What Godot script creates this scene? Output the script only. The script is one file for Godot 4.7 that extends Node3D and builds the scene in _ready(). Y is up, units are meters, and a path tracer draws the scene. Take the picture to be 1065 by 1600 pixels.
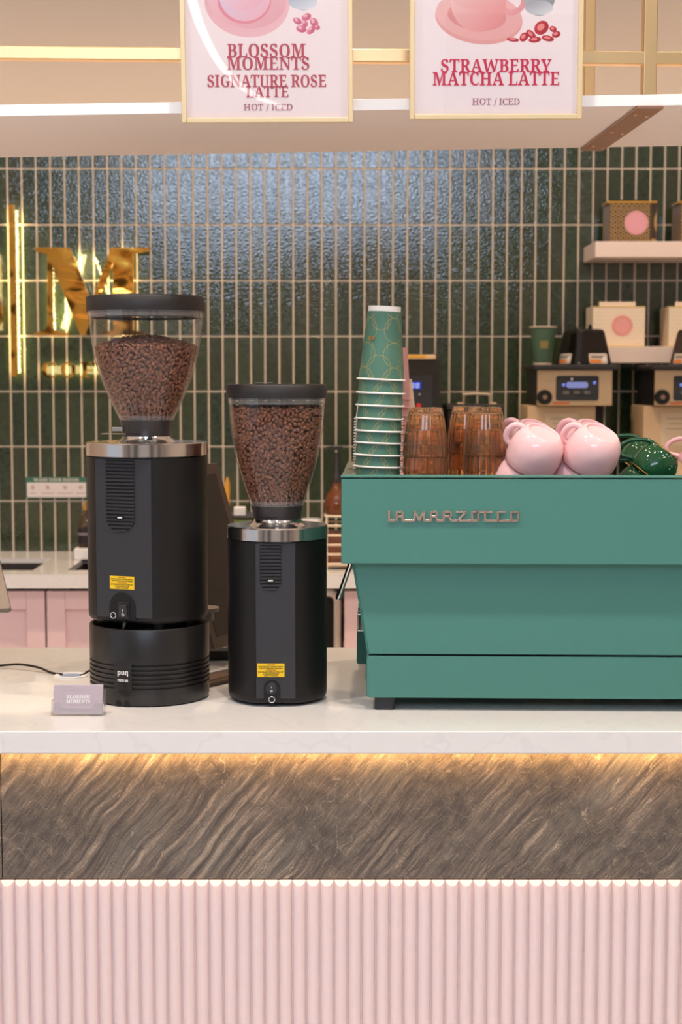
extends Node3D
# A coffee bar: green tiled back wall, white counter over stone and pink reeded cladding, two grinders and an espresso machine.

const F := 2500.0          # focal length in pixels of the 1065 x 1600 frame
const PITCH := 4.76        # degrees the camera looks down
const EYE := Vector3(0, 1.574, 2.80)
const TOP := 0.95          # height of the front counter
const BACK_TOP := 0.928    # height of the back counter
const WALL_D := 5.97       # distance from the eye to the tiled wall

var M := {}
var taken := {}
var rng := RandomNumberGenerator.new()
var serif: SystemFont
var sans: SystemFont

# ---------------------------------------------------------------- geometry
class Geo:
	var v := PackedVector3Array()
	var n := PackedVector3Array()
	var uv := PackedVector2Array()
	func tri(a: Vector3, b: Vector3, c: Vector3, na: Vector3, nb: Vector3, nc: Vector3, ua := Vector2(), ub := Vector2(), uc := Vector2()) -> void:
		var g := (b - a).cross(c - a)
		if g.length_squared() < 1e-20:
			return
		if g.dot(na + nb + nc) > 0.0:
			v.append_array([a, c, b]); n.append_array([na, nc, nb]); uv.append_array([ua, uc, ub])
		else:
			v.append_array([a, b, c]); n.append_array([na, nb, nc]); uv.append_array([ua, ub, uc])
	func quad(a: Vector3, b: Vector3, c: Vector3, d: Vector3, na: Vector3, nb: Vector3, nc: Vector3, nd: Vector3, ua := Vector2(), ub := Vector2(), uc := Vector2(), ud := Vector2()) -> void:
		tri(a, b, c, na, nb, nc, ua, ub, uc)
		tri(a, c, d, na, nc, nd, ua, uc, ud)
	func mesh() -> ArrayMesh:
		var arr := []
		arr.resize(Mesh.ARRAY_MAX)
		arr[Mesh.ARRAY_VERTEX] = v; arr[Mesh.ARRAY_NORMAL] = n; arr[Mesh.ARRAY_TEX_UV] = uv
		var m := ArrayMesh.new()
		m.add_surface_from_arrays(Mesh.PRIMITIVE_TRIANGLES, arr)
		return m
	# box with chamfered, smooth-shaded edges; c is the centre
	func box(c: Vector3, s: Vector3, bev := 0.002, xf := Transform3D()) -> Geo:
		var h := s * 0.5
		bev = minf(bev, minf(h.x, minf(h.y, h.z)) * 0.9)
		var p := {}
		for sx in [-1, 1]:
			for sy in [-1, 1]:
				for sz in [-1, 1]:
					var q := Vector3(sx, sy, sz)
					for ax in 3:
						var e := Vector3(h.x - bev, h.y - bev, h.z - bev)
						e[ax] = h[ax]
						p[[sx, sy, sz, ax]] = xf * (c + q * e)
		var N := func(ax: int, s_: int) -> Vector3:
			var e := Vector3.ZERO
			e[ax] = s_
			return xf.basis * e
		for ax in 3:
			var a1 := (ax + 1) % 3
			var a2 := (ax + 2) % 3
			for s_ in [-1, 1]:
				var ks := []
				var us := []
				for w in [[-1, -1], [1, -1], [1, 1], [-1, 1]]:
					var k := [0, 0, 0, ax]
					k[ax] = s_; k[a1] = w[0]; k[a2] = w[1]
					ks.append(p[k])
					us.append(Vector2(w[0] * h[a1] + h[a1], h[a2] - w[1] * h[a2]))
				var nn: Vector3 = N.call(ax, s_)
				quad(ks[0], ks[1], ks[2], ks[3], nn, nn, nn, nn, us[0], us[1], us[2], us[3])
			# edges that run along ax
			for s1 in [-1, 1]:
				for s2 in [-1, 1]:
					var k0 := [0, 0, 0, a1]
					k0[a1] = s1; k0[a2] = s2; k0[ax] = -1
					var k1 := k0.duplicate(); k1[ax] = 1
					var k2 := k1.duplicate(); k2[3] = a2
					var k3 := k0.duplicate(); k3[3] = a2
					var n1: Vector3 = N.call(a1, s1)
					var n2: Vector3 = N.call(a2, s2)
					quad(p[k0], p[k1], p[k2], p[k3], n1, n1, n2, n2)
		for sx in [-1, 1]:
			for sy in [-1, 1]:
				for sz in [-1, 1]:
					tri(p[[sx, sy, sz, 0]], p[[sx, sy, sz, 1]], p[[sx, sy, sz, 2]], N.call(0, sx), N.call(1, sy), N.call(2, sz))
		return self
	# surface of revolution round y; profile of (radius, height), up the outside and down the inside
	func lathe(pr: Array, seg := 48, xf := Transform3D(), crease := 40.0, a0 := 0.0, a1 := TAU, wob = null) -> Geo:
		var m := pr.size()
		var sn := []
		var ln := [0.0]
		for i in m - 1:
			var d: Vector2 = pr[i + 1] - pr[i]
			sn.append(Vector2(d.y, -d.x).normalized())
			ln.append(ln[i] + d.length())
		var cc := cos(deg_to_rad(crease))
		for i in m - 1:
			var na: Vector2 = sn[i]
			var nb: Vector2 = sn[i]
			if i > 0 and sn[i - 1].dot(sn[i]) > cc: na = (sn[i - 1] + sn[i]).normalized()
			if i < m - 2 and sn[i + 1].dot(sn[i]) > cc: nb = (sn[i + 1] + sn[i]).normalized()
			for k in seg:
				var f0 := float(k) / seg
				var f1 := float(k + 1) / seg
				var t0 := a0 + (a1 - a0) * f0
				var t1 := a0 + (a1 - a0) * f1
				var e0 := Vector3(sin(t0), 0, cos(t0))
				var e1 := Vector3(sin(t1), 0, cos(t1))
				var r0a: float = pr[i].x
				var r0b: float = pr[i].x
				var r1a: float = pr[i + 1].x
				var r1b: float = pr[i + 1].x
				if wob != null:
					r0a *= wob.call(t0, pr[i].y); r0b *= wob.call(t1, pr[i].y)
					r1a *= wob.call(t0, pr[i + 1].y); r1b *= wob.call(t1, pr[i + 1].y)
				var y := Vector3.UP
				quad(xf * (e0 * r0a + y * pr[i].y), xf * (e1 * r0b + y * pr[i].y), xf * (e1 * r1b + y * pr[i + 1].y), xf * (e0 * r1a + y * pr[i + 1].y),
					xf.basis * (e0 * na.x + y * na.y), xf.basis * (e1 * na.x + y * na.y), xf.basis * (e1 * nb.x + y * nb.y), xf.basis * (e0 * nb.x + y * nb.y),
					Vector2(f0, ln[i]), Vector2(f1, ln[i]), Vector2(f1, ln[i + 1]), Vector2(f0, ln[i + 1]))
		return self
	# a polygon in x, y swept along z through rings of (scale, z), capped at both ends
	func loft(poly: PackedVector2Array, rings: Array, xf := Transform3D(), crease := 35.0, caps := true) -> Geo:
		var m := poly.size()
		var area := 0.0
		var mid := Vector2()
		for i in m:
			area += poly[i].cross(poly[(i + 1) % m])
			mid += poly[i] / m
		var sgn := signf(area)
		var en := []
		for i in m:
			var d := poly[(i + 1) % m] - poly[i]
			en.append(Vector2(d.y, -d.x).normalized() * sgn)
		var cc := cos(deg_to_rad(crease))
		for i in m:
			var j := (i + 1) % m
			var na: Vector2 = en[i]
			var nb: Vector2 = en[i]
			var before: Vector2 = en[(i + m - 1) % m]
			var after: Vector2 = en[j]
			if before.dot(en[i]) > cc: na = (before + en[i]).normalized()
			if after.dot(en[i]) > cc: nb = (after + en[i]).normalized()
			for k in rings.size() - 1:
				var s0: float = rings[k].x
				var s1: float = rings[k + 1].x
				var z0: float = rings[k].y
				var z1: float = rings[k + 1].y
				var pa := mid + (poly[i] - mid) * s0
				var pb := mid + (poly[j] - mid) * s0
				var pc := mid + (poly[j] - mid) * s1
				var pd := mid + (poly[i] - mid) * s1
				var tilt := 0.0
				if absf(s1 - s0) > 1e-6:
					tilt = -(s1 - s0) * (poly[i] - mid).length() / (z1 - z0) if absf(z1 - z0) > 1e-6 else 1e3 * signf(s0 - s1)
				var N3 := func(q: Vector2) -> Vector3: return xf.basis * Vector3(q.x, q.y, tilt).normalized()
				quad(xf * Vector3(pa.x, pa.y, z0), xf * Vector3(pb.x, pb.y, z0), xf * Vector3(pc.x, pc.y, z1), xf * Vector3(pd.x, pd.y, z1), N3.call(na), N3.call(nb), N3.call(nb), N3.call(na))
		if caps:
			var ids := Geometry2D.triangulate_polygon(poly)
			for e in [0, rings.size() - 1]:
				var s: float = rings[e].x
				var z: float = rings[e].y
				var up: float = signf(rings[-1].y - rings[0].y) * (1.0 if e > 0 else -1.0)
				var nn := xf.basis * Vector3(0, 0, up)
				for t in range(0, ids.size(), 3):
					var q := []
					for k in 3:
						q.append(mid + (poly[ids[t + k]] - mid) * s)
					tri(xf * Vector3(q[0].x, q[0].y, z), xf * Vector3(q[1].x, q[1].y, z), xf * Vector3(q[2].x, q[2].y, z), nn, nn, nn, q[0], q[1], q[2])
		return self
	func tube(path: Array, r: float, seg := 10, closed := false, radii := []) -> Geo:
		var m := path.size()
		var tang := []
		for i in m:
			var a: Vector3 = path[(i + m - 1) % m] if closed or i > 0 else path[0]
			var b: Vector3 = path[(i + 1) % m] if closed or i < m - 1 else path[m - 1]
			tang.append((b - a).normalized())
		var up: Vector3 = tang[0].cross(Vector3.UP)
		if up.length() < 0.1: up = tang[0].cross(Vector3.RIGHT)
		up = up.normalized()
		var rings := []
		for i in m:
			up = (up - tang[i] * up.dot(tang[i])).normalized()
			var side: Vector3 = tang[i].cross(up)
			var ring := []
			for k in seg:
				var t := TAU * k / seg
				ring.append(up * cos(t) + side * sin(t))
			rings.append(ring)
		for i in (m if closed else m - 1):
			var j := (i + 1) % m
			var ra: float = radii[i] if radii else r
			var rb: float = radii[j] if radii else r
			for k in seg:
				var l := (k + 1) % seg
				quad(path[i] + rings[i][k] * ra, path[i] + rings[i][l] * ra, path[j] + rings[j][l] * rb, path[j] + rings[j][k] * rb, rings[i][k], rings[i][l], rings[j][l], rings[j][k])
		if not closed:
			for e in [0, m - 1]:
				var nn: Vector3 = tang[e] * (-1.0 if e == 0 else 1.0)
				var re: float = radii[e] if radii else r
				for k in seg:
					tri(path[e], path[e] + rings[e][k] * re, path[e] + rings[e][(k + 1) % seg] * re, nn, nn, nn)
		return self


func rrect(w: float, h: float, r: float, n := 5, c := Vector2()) -> PackedVector2Array:
	var o := PackedVector2Array()
	for q in 4:
		var cx := (w / 2 - r) * (1 if q in [0, 3] else -1)
		var cy := (h / 2 - r) * (1 if q < 2 else -1)
		for k in n + 1:
			var t := PI / 2 * (q + float(k) / n)
			o.append(c + Vector2(cx + r * cos(t), cy + r * sin(t)))
	return o


func disc(r: float, n := 32, c := Vector2()) -> PackedVector2Array:
	var o := PackedVector2Array()
	for k in n:
		o.append(c + Vector2(cos(TAU * k / n), sin(TAU * k / n)) * r)
	return o


func bar(g: Geo, a: Vector3, b: Vector3, w: float, d: float, bev := 0.001) -> void:   # a bar with a rectangular section
	var y := (b - a).normalized()
	var x := y.cross(Vector3.BACK)
	if x.length() < 0.1: x = Vector3.RIGHT
	x = x.normalized()
	g.box(Vector3.ZERO, Vector3(w, (b - a).length(), d), bev, Transform3D(Basis(x, y, x.cross(y)), (a + b) / 2))


# a photograph pixel at the distance d from the eye, along the floor
func pt(px: float, py: float, d: float) -> Vector3:
	var t := ray(py, d)
	var a := deg_to_rad(PITCH)
	return EYE + Vector3((px - 532.5) / F * t, ((800.0 - py) / F * cos(a) - sin(a)) * t, -d)


func ray(py: float, d: float) -> float:
	var a := deg_to_rad(PITCH)
	return d / ((800.0 - py) / F * sin(a) + cos(a))


func len_at(n: float, py: float, d: float) -> float:   # n pixels as metres
	return n * ray(py, d) / F


# ---------------------------------------------------------------- nodes
func numbered(called: String) -> String:
	var k: int = taken.get(called, 0)
	taken[called] = k + 1
	return called if k == 0 else "%s_%03d" % [called, k]


func tag(o: Node3D, label: String, category: String, group := "", kind := "") -> Node3D:
	o.set_meta("label", label)
	if category: o.set_meta("category", category)
	if group: o.set_meta("group", group)
	if kind: o.set_meta("kind", kind)
	return o


func thing(called: String, label: String, category: String, at := Vector3.ZERO, turn := 0.0, group := "") -> Node3D:
	var o := Node3D.new()
	o.name = numbered(called)
	add_child(o)
	o.position = at
	o.rotation.y = turn
	return tag(o, label, category, group)


func part(called: String, g, m: Material, parent: Node3D = self, at := Vector3.ZERO) -> MeshInstance3D:
	var o := MeshInstance3D.new()
	o.mesh = g.mesh() if g is Geo else g
	o.material_override = m
	o.name = numbered(called) if parent == self else called
	parent.add_child(o, true)
	o.position = at
	return o


func struct(called: String, g, m: Material) -> MeshInstance3D:
	var o := part(called, g, m)
	o.set_meta("kind", "structure")
	return o


func copy(o: Node3D, called: String, label: String, at: Vector3) -> Node3D:
	var c: Node3D = o.duplicate()
	c.name = numbered(called)
	add_child(c)
	c.position = at
	c.set_meta("label", label)
	return c


# flat lettering in the parent's x, y plane, fitted to a width and a height of capitals
func lettering(words: String, w: float, h: float, m: Material, parent: Node3D, at: Vector3, font: Font = serif, depth := 0.0006, called := "lettering") -> MeshInstance3D:
	var t := TextMesh.new()
	t.text = words
	t.font = font
	t.font_size = 64
	t.pixel_size = 0.01
	t.depth = 1.0
	t.curve_step = 2.0
	t.horizontal_alignment = HORIZONTAL_ALIGNMENT_CENTER
	t.vertical_alignment = VERTICAL_ALIGNMENT_CENTER
	var b := t.get_aabb()
	var o := MeshInstance3D.new()
	o.mesh = t
	o.material_override = m
	o.name = called
	parent.add_child(o, true)
	var s := Vector3(w / b.size.x, h / b.size.y, depth / b.size.z)
	o.scale = s
	o.position = at - (b.position + b.size / 2) * s
	return o


# ---------------------------------------------------------------- materials and textures
func mat(hex: String, rough := 0.5, metal := 0.0) -> StandardMaterial3D:
	var m := StandardMaterial3D.new()
	m.albedo_color = Color(hex)
	m.roughness = rough
	m.metallic = metal
	return m


func glass(hex: String, alpha: float, rough := 0.0) -> StandardMaterial3D:
	var m := mat(hex, rough)
	m.albedo_color.a = alpha
	m.transparency = BaseMaterial3D.TRANSPARENCY_ALPHA
	return m


func glow(hex: String, energy: float) -> StandardMaterial3D:
	var m := mat(hex, 0.6)
	m.emission_enabled = true
	m.emission = Color(hex)
	m.emission_energy_multiplier = energy
	return m


func noise(freq: float, octaves := 3, kind := FastNoiseLite.TYPE_SIMPLEX_SMOOTH, sd := 1) -> FastNoiseLite:
	var n := FastNoiseLite.new()
	n.noise_type = kind
	n.frequency = freq
	n.fractal_octaves = octaves
	n.fractal_type = FastNoiseLite.FRACTAL_FBM if octaves > 1 else FastNoiseLite.FRACTAL_NONE
	n.seed = sd
	return n


func noise_tex(freq: float, octaves: int, size: int, sd: int, ramp := [], normal := 0.0) -> NoiseTexture2D:
	var t := NoiseTexture2D.new()
	t.width = size; t.height = size
	t.seamless = true
	t.noise = noise(freq, octaves, FastNoiseLite.TYPE_SIMPLEX_SMOOTH, sd)
	if ramp:
		var g := Gradient.new()
		var offs := PackedFloat32Array()
		var cols := PackedColorArray()
		for e in ramp:
			offs.append(e[0]); cols.append(Color(e[1]))
		g.offsets = offs
		g.colors = cols
		t.color_ramp = g
	if normal > 0.0:
		t.as_normal_map = true
		t.bump_strength = normal
	return t


func paint(im: Image, m: StandardMaterial3D) -> StandardMaterial3D:
	m.albedo_texture = ImageTexture.create_from_image(im)
	m.albedo_color = Color.WHITE
	return m


func grained(m: StandardMaterial3D, tex: Texture2D, scale: float, world := true) -> StandardMaterial3D:
	m.albedo_texture = tex
	m.albedo_color = Color.WHITE
	m.uv1_triplanar = true
	m.uv1_world_triplanar = world
	m.uv1_scale = Vector3.ONE * scale
	return m


func stone_images() -> Array:
	var W := 1500
	var H := 330
	var im := Image.create(W, H, false, Image.FORMAT_RGB8)
	var hm := Image.create(W, H, false, Image.FORMAT_L8)
	var warp := noise(0.006, 3, FastNoiseLite.TYPE_SIMPLEX_SMOOTH, 5)
	var streak := noise(0.03, 4, FastNoiseLite.TYPE_SIMPLEX_SMOOTH, 7)
	var fine := noise(0.16, 3, FastNoiseLite.TYPE_SIMPLEX_SMOOTH, 9)
	var zone := noise(0.0042, 2, FastNoiseLite.TYPE_SIMPLEX_SMOOTH, 12)
	var vein := noise(0.010, 2, FastNoiseLite.TYPE_SIMPLEX_SMOOTH, 21)
	var dark := Color("4b443e"); var mid := Color("776a5d"); var pale := Color("b4a28c"); var cream := Color("d9c3a8"); var grey := Color("8d8a80")
	for y in H:
		for x in W:
			var wx := x + 9.0 * warp.get_noise_2d(x, y)
			var wy := y + 9.0 * warp.get_noise_2d(x + 900, y)
			var a := 0.93 - 0.10 * (float(x) / W)
			var u := wx * cos(a) - wy * sin(a)          # along the streaks, which rise to the right
			var w := wx * sin(a) + wy * cos(a)
			var z := zone.get_noise_2d(x * 0.8, y)
			var lie := clampf(0.62 + 1.5 * z, 0.12, 1.0)  # how strongly the bedding shows
			var s := streak.get_noise_2d(u * 0.07, w * 2.2) * lie + streak.get_noise_2d(u * 0.7 + 300, w * 0.9) * 0.45 * (1.15 - lie)
			var f := fine.get_noise_2d(u * 0.12, w * 1.5)
			var g := fine.get_noise_2d(x * 1.3, y * 1.3)
			var t := 0.42 + 0.85 * s + 0.36 * f + 0.26 * g + 0.22 * z
			var c := dark.lerp(mid, clampf(t * 1.6, 0, 1)).lerp(pale, clampf((t - 0.62) * 1.9, 0, 1))
			c = c.lerp(grey, clampf(0.5 * streak.get_noise_2d(u * 0.05 + 70, w * 0.35), 0, 0.5))
			var v1 := absf(vein.get_noise_2d(wx, wy))
			var v2 := absf(vein.get_noise_2d(wy * 1.7 + 400, wx * 1.7))
			var v3 := absf(streak.get_noise_2d(u * 0.04 + 50, w * 0.5 + 800))
			var vv := maxf(clampf(1.0 - v1 * 60.0, 0, 1) * 0.55 * (1.25 - lie), maxf(clampf(1.0 - v2 * 44.0, 0, 1) * 0.4 * (1.2 - lie), clampf(1.0 - v3 * 40.0, 0, 1) * 0.65 * lie))
			vv *= clampf(0.7 + 1.2 * g, 0, 1)
			c = c.lerp(cream, vv)
			var crack := clampf(1.0 - absf(vein.get_noise_2d(wx * 0.8 + 2000, wy * 0.8)) * 60.0, 0, 1) * clampf(0.2 + 2.0 * f, 0, 1) * 0.7
			c = c.lerp(Color("2e2925"), crack)
			im.set_pixel(x, y, c)
			hm.set_pixel(x, y, Color.from_hsv(0, 0, clampf(0.5 + 0.35 * s + 0.3 * f - 0.4 * crack, 0, 1)))
	return [im, hm]


func cup_image(base: Color, line: Color) -> Image:   # overlapping rings and uprights in fine gold
	var W := 640
	var H := 360
	var im := Image.create(W, H, false, Image.FORMAT_RGB8)
	im.fill(base)
	var s := 80.0
	for y in H:
		for x in W:
			var hit := 0.0
			for ox in [-1, 0, 1]:
				for oy in [-1, 0, 1]:
					var i := roundi(x / s) + int(ox)
					var j := roundi(y / (s * 0.75)) + int(oy)
					if posmod(i + j, 2) == 0 and posmod(j, 4) != 3:
						var d := absf(Vector2(x - i * s, y - j * s * 0.75).length() - s * 0.74)
						hit = maxf(hit, clampf(1.5 - d, 0, 1))
			var du := absf(fposmod(x, s) - s / 2)
			if posmod(int(y / (s * 0.75)), 2) == 0:
				hit = maxf(hit, clampf(1.4 - du, 0, 1))
			if hit > 0.0:
				im.set_pixel(x, y, base.lerp(line, hit * 0.85))
	return im


func blob(im: Image, c: Vector2, r: Vector2, col: Color, turn := 0.0, shade := Color.TRANSPARENT, ring := 0.0) -> void:   # an ellipse of a printed picture
	var m := maxf(r.x, r.y)
	for y in range(maxi(0, int(c.y - m)), mini(im.get_height(), int(c.y + m) + 1)):
		for x in range(maxi(0, int(c.x - m)), mini(im.get_width(), int(c.x + m) + 1)):
			var q := (Vector2(x, y) - c).rotated(-turn) / r
			var l := q.length()
			if l < 1.0 and l >= ring:
				var k := clampf((1.0 - l) * m * 0.7, 0, 1)
				var o := col
				if shade.a > 0.0: o = col.lerp(shade, clampf(0.5 + 0.5 * (q.x * 0.7 + q.y * 0.7), 0, 1))
				im.set_pixel(x, y, im.get_pixel(x, y).lerp(Color(o.r, o.g, o.b), k * o.a))


func dots_image(bg: Color, a: Color, b: Color, cell: int) -> Image:
	var im := Image.create(256, 256, false, Image.FORMAT_RGB8)
	im.fill(bg)
	for y in 256:
		for x in 256:
			var row := int(y / cell)
			var px := fposmod(x + (cell / 2.0 if row % 2 else 0.0), cell) - cell / 2.0
			var py := fposmod(y, cell) - cell / 2.0
			var l := Vector2(px, py * 0.8).length() / cell
			if l < 0.22: im.set_pixel(x, y, a)
			elif l < 0.42: im.set_pixel(x, y, b)
	return im


func palette() -> void:
	serif = SystemFont.new(); serif.font_names = ["Droid Serif"]; serif.font_weight = 700
	sans = SystemFont.new(); sans.font_names = ["Droid Sans"]; sans.font_weight = 700
	M.white_paint = mat("efe6df", 0.45)
	M.wall_paint = mat("efdbc6", 0.8)
	M.ceiling = mat("f5f3f0", 0.8)
	M.floor = grained(mat("ffffff", 0.5), noise_tex(0.01, 3, 256, 3, [[0.0, "ebe7e3"], [1.0, "f2efec"]]), 0.5)
	M.grout = grained(mat("ffffff", 0.9), noise_tex(0.05, 3, 256, 4, [[0.0, "dcc9b2"], [1.0, "e8d9c5"]]), 4.0)
	M.quartz = grained(mat("ffffff", 0.16), noise_tex(0.012, 4, 512, 8, [[0.0, "e8e4e1"], [0.45, "ebe7e4"], [0.5, "e5e1de"], [0.55, "ece8e5"], [1.0, "e9e5e2"]]), 0.9)
	M.pink_wood = mat("efd9d7", 0.55)
	M.pink_cabinet = mat("e8c8c9", 0.45)
	M.brass = mat("d9b885", 0.34, 0.85)
	M.brass_paint = mat("e8d2a6", 0.4, 0.25)
	M.bronze = mat("a8836b", 0.35, 0.8)
	M.gold = mat("ffb94e", 0.07, 1.0)
	M.gold.normal_enabled = true
	M.gold.normal_texture = noise_tex(0.008, 2, 256, 61, [], 8.0)
	M.gold.uv1_triplanar = true
	M.gold.uv1_world_triplanar = true
	M.gold.uv1_scale = Vector3(1.6, 3.4, 2.0)
	M.gold.normal_scale = 0.28
	M.chrome = mat("e6e4e2", 0.09, 1.0)
	M.steel = mat("c9c5c0", 0.26, 1.0)
	M.black = mat("161414", 0.44)
	M.black.metallic_specular = 0.4
	M.black_soft = mat("221f1f", 0.5)
	M.daylit_face_panel = mat("2a2b2f", 0.5)  # paler grey puts window light on the flat face into the colour
	M.black_panel = mat("242529", 0.5)
	M.black_gloss = mat("120e0c", 0.12)
	M.dark_void = mat("0b0a0a", 0.8)
	M.rubber = mat("2e2f33", 0.7)
	M.smoke = mat("2b2826", 0.3)
	M.green_steel = grained(mat("ffffff", 0.42), noise_tex(0.2, 2, 256, 14, [[0.0, "467f74"], [1.0, "498277"]]), 6.0)
	M.green_dark = mat("2f6f64", 0.4)
	M.clear = glass("ffffff", 0.004)
	M.clear_rim = glass("e8e4e2", 0.12)
	M.acrylic = glass("ffffff", 0.04)
	M.bean = mat("74462e", 0.36)
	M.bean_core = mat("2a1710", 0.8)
	M.yellow = mat("f2c714", 0.5)
	M.ink = mat("221d18", 0.7)
	M.ink_red = mat("a03a20", 0.7)
	M.white = mat("f4f1ee", 0.5)
	M.white_gloss = mat("f3efec", 0.15)
	M.paper_white = mat("fbf6f1", 0.7)
	M.pink_glaze = mat("fdcdcf", 0.12)
	M.pink_paper = mat("f3b9b5", 0.6)
	M.cream_paper = mat("eed7bd", 0.6)
	M.green_glaze = mat("1f5a35", 0.08)
	M.gold_line = mat("c99a4e", 0.3, 0.8)
	M.amber = mat("ffb895", 0.0)
	M.amber.albedo_color = Color(1.0, 0.85, 0.68, 0.045)
	M.amber.refraction_enabled = true
	M.amber.refraction_scale = 0.045
	var flutes := Image.create(768, 4, false, Image.FORMAT_L8)
	for x in 768:
		for y in 4: flutes.set_pixel(x, y, Color.from_hsv(0, 0, 0.5 + 0.5 * absf(sin(x * PI * 22.0 / 768.0))))
	M.amber.heightmap_enabled = true
	M.amber.heightmap_texture = ImageTexture.create_from_image(flutes)
	M.amber.heightmap_scale = 0.12
	M.amber.transparency = BaseMaterial3D.TRANSPARENCY_ALPHA
	M.card = mat("b3a6ae", 0.6)
	M.card_edge = mat("c7bcc2", 0.6)
	M.rose_ink = mat("bb4257", 0.6)
	M.berry_ink = mat("cf2450", 0.6)
	M.mauve_ink = mat("a9566b", 0.6)
	M.sign_green = mat("3f6f58", 0.5)
	M.sign_white = mat("e9ded9", 0.5)
	M.olive = mat("7b8a3a", 0.4)
	M.wood_yellow = mat("e0a03c", 0.5)
	M.amber_bottle = mat("6a3a1c", 0.08)
	M.brown = mat("84523a", 0.45)
	M.taupe_metal = mat("8f8176", 0.4, 0.4)
	M.beige_plastic = mat("d8b78e", 0.5)
	M.screen = mat("120d0a", 0.1)
	M.screen.metallic_specular = 0.35
	M.pane = glass("ffffff", 0.004)
	M.black_cord = mat("1e1a18", 0.5)


# ---------------------------------------------------------------- scene
func _ready() -> void:
	rng.seed = 11
	setup_view()
	palette()
	room()
	back_counter()
	bar_counter()
	hanging_shelf()
	espresso_machine()
	big_grinder()
	small_grinder()
	on_the_machine()
	posters()
	wall_sign()
	back_goods()
	counter_goods()


func setup_view() -> void:
	var cam := Camera3D.new()
	cam.name = "camera"
	add_child(cam)
	cam.position = EYE
	cam.rotation_degrees = Vector3(-PITCH, 0, 0)
	cam.keep_aspect = Camera3D.KEEP_HEIGHT
	var lens := CameraAttributesPhysical.new()
	lens.frustum_focal_length = 12.0 * F / 800.0
	lens.frustum_focus_distance = 2.98
	lens.exposure_aperture = 4.0
	lens.frustum_near = 0.05
	lens.frustum_far = 60.0
	cam.attributes = lens
	cam.fov = rad_to_deg(2.0 * atan(800.0 / F))
	cam.near = 0.05
	cam.far = 60.0
	cam.current = true

	var env := Environment.new()
	env.background_mode = Environment.BG_SKY
	var sm := ProceduralSkyMaterial.new()
	sm.sky_top_color = Color(0.62, 0.74, 0.92)
	sm.sky_horizon_color = Color(0.86, 0.91, 0.97)
	sm.ground_bottom_color = Color(0.3, 0.29, 0.27)
	sm.ground_horizon_color = Color(0.5, 0.5, 0.48)
	sm.energy_multiplier = 3.0
	env.sky = Sky.new()
	env.sky.sky_material = sm
	env.tonemap_mode = Environment.TONE_MAPPER_LINEAR
	env.tonemap_exposure = 0.15
	env.sdfgi_enabled = true
	env.ssao_enabled = true
	env.ssil_enabled = true
	var we := WorldEnvironment.new()
	we.name = "environment"
	we.environment = env
	add_child(we)

	# daylight through the high shop window behind the camera
	area_light("window_daylight", Vector3(-0.5, 3.52, 6.0), Vector2(3.3, 0.86), Vector3(0, -0.35, -1), Color("d3e3ff"), 60.0)
	# added cool fill light, set in an invented opening of the left wall
	area_light("added_side_light", Vector3(-4.9, 1.45, 2.9), Vector2(3.6, 2.4), Vector3(1, 0, -0.15), Color("e6eeff"), 11.0)
	# warm downlights over the bar, the aisle and the seats, and an added pair
	for p in [Vector3(-1.3, 4.1, 0.75), Vector3(0.1, 4.1, 0.75), Vector3(1.5, 4.1, 0.75)]:
		downlight(p, 24.0, "fff0e0")
	for p in [Vector3(-1.6, 4.1, -1.6), Vector3(-0.1, 4.1, -1.6), Vector3(1.5, 4.1, -1.6)]:
		downlight(p, 23.0, "ffe2c2")
	for p in [Vector3(-2.1, 4.1, 1.9), Vector3(2.1, 4.1, 1.9)]:  # added pair, bounces light off the floor to the shelf underside
		downlight(p, 9.0, "fff4ea")
	for p in [Vector3(-1.4, 4.1, 3.2), Vector3(1.4, 4.1, 3.2)]:
		downlight(p, 11.0, "fbfbff")


func area_light(called: String, at: Vector3, size: Vector2, towards: Vector3, col: Color, energy: float, roll := 0.0) -> void:
	var l := AreaLight3D.new()
	l.name = called
	l.area_size = size
	l.area_normalize_energy = true
	l.light_color = col
	l.light_energy = energy
	l.area_range = 14.0
	l.shadow_enabled = true
	add_child(l)
	var up := Vector3.UP if absf(towards.normalized().y) < 0.9 else Vector3.BACK
	l.look_at_from_position(at, at + towards, up)
	if roll != 0.0: l.rotate_object_local(Vector3.BACK, roll)


func downlight(at: Vector3, energy: float, hue: String) -> void:
	var o := thing("downlight", "round recessed ceiling downlight with a warm glowing disc", "ceiling light", at, 0.0, "recessed ceiling downlights")
	part("lamp_disc", Geo.new().lathe([Vector2(0, 0.0), Vector2(0.07, 0.0), Vector2(0.07, 0.012), Vector2(0, 0.012)], 24), glow("ffe6c8", 14.0), o, Vector3(0, 0.012, 0))
	part("trim_ring", Geo.new().lathe([Vector2(0.072, -0.002), Vector2(0.09, -0.002), Vector2(0.092, 0.03), Vector2(0.072, 0.03)], 24), mat("f0ece6", 0.4), o)
	var l := SpotLight3D.new()
	l.name = "downlight_lamp"
	l.light_color = Color(hue)
	l.light_energy = energy
	l.light_size = 0.06
	l.spot_range = 12.0
	l.spot_attenuation = 2.0
	l.spot_angle = 62.0
	l.spot_angle_attenuation = 0.8
	l.shadow_enabled = true
	add_child(l)
	l.position = at + Vector3(0, -0.02, 0)
	l.rotation_degrees = Vector3(-90, 0, 0)


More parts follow.
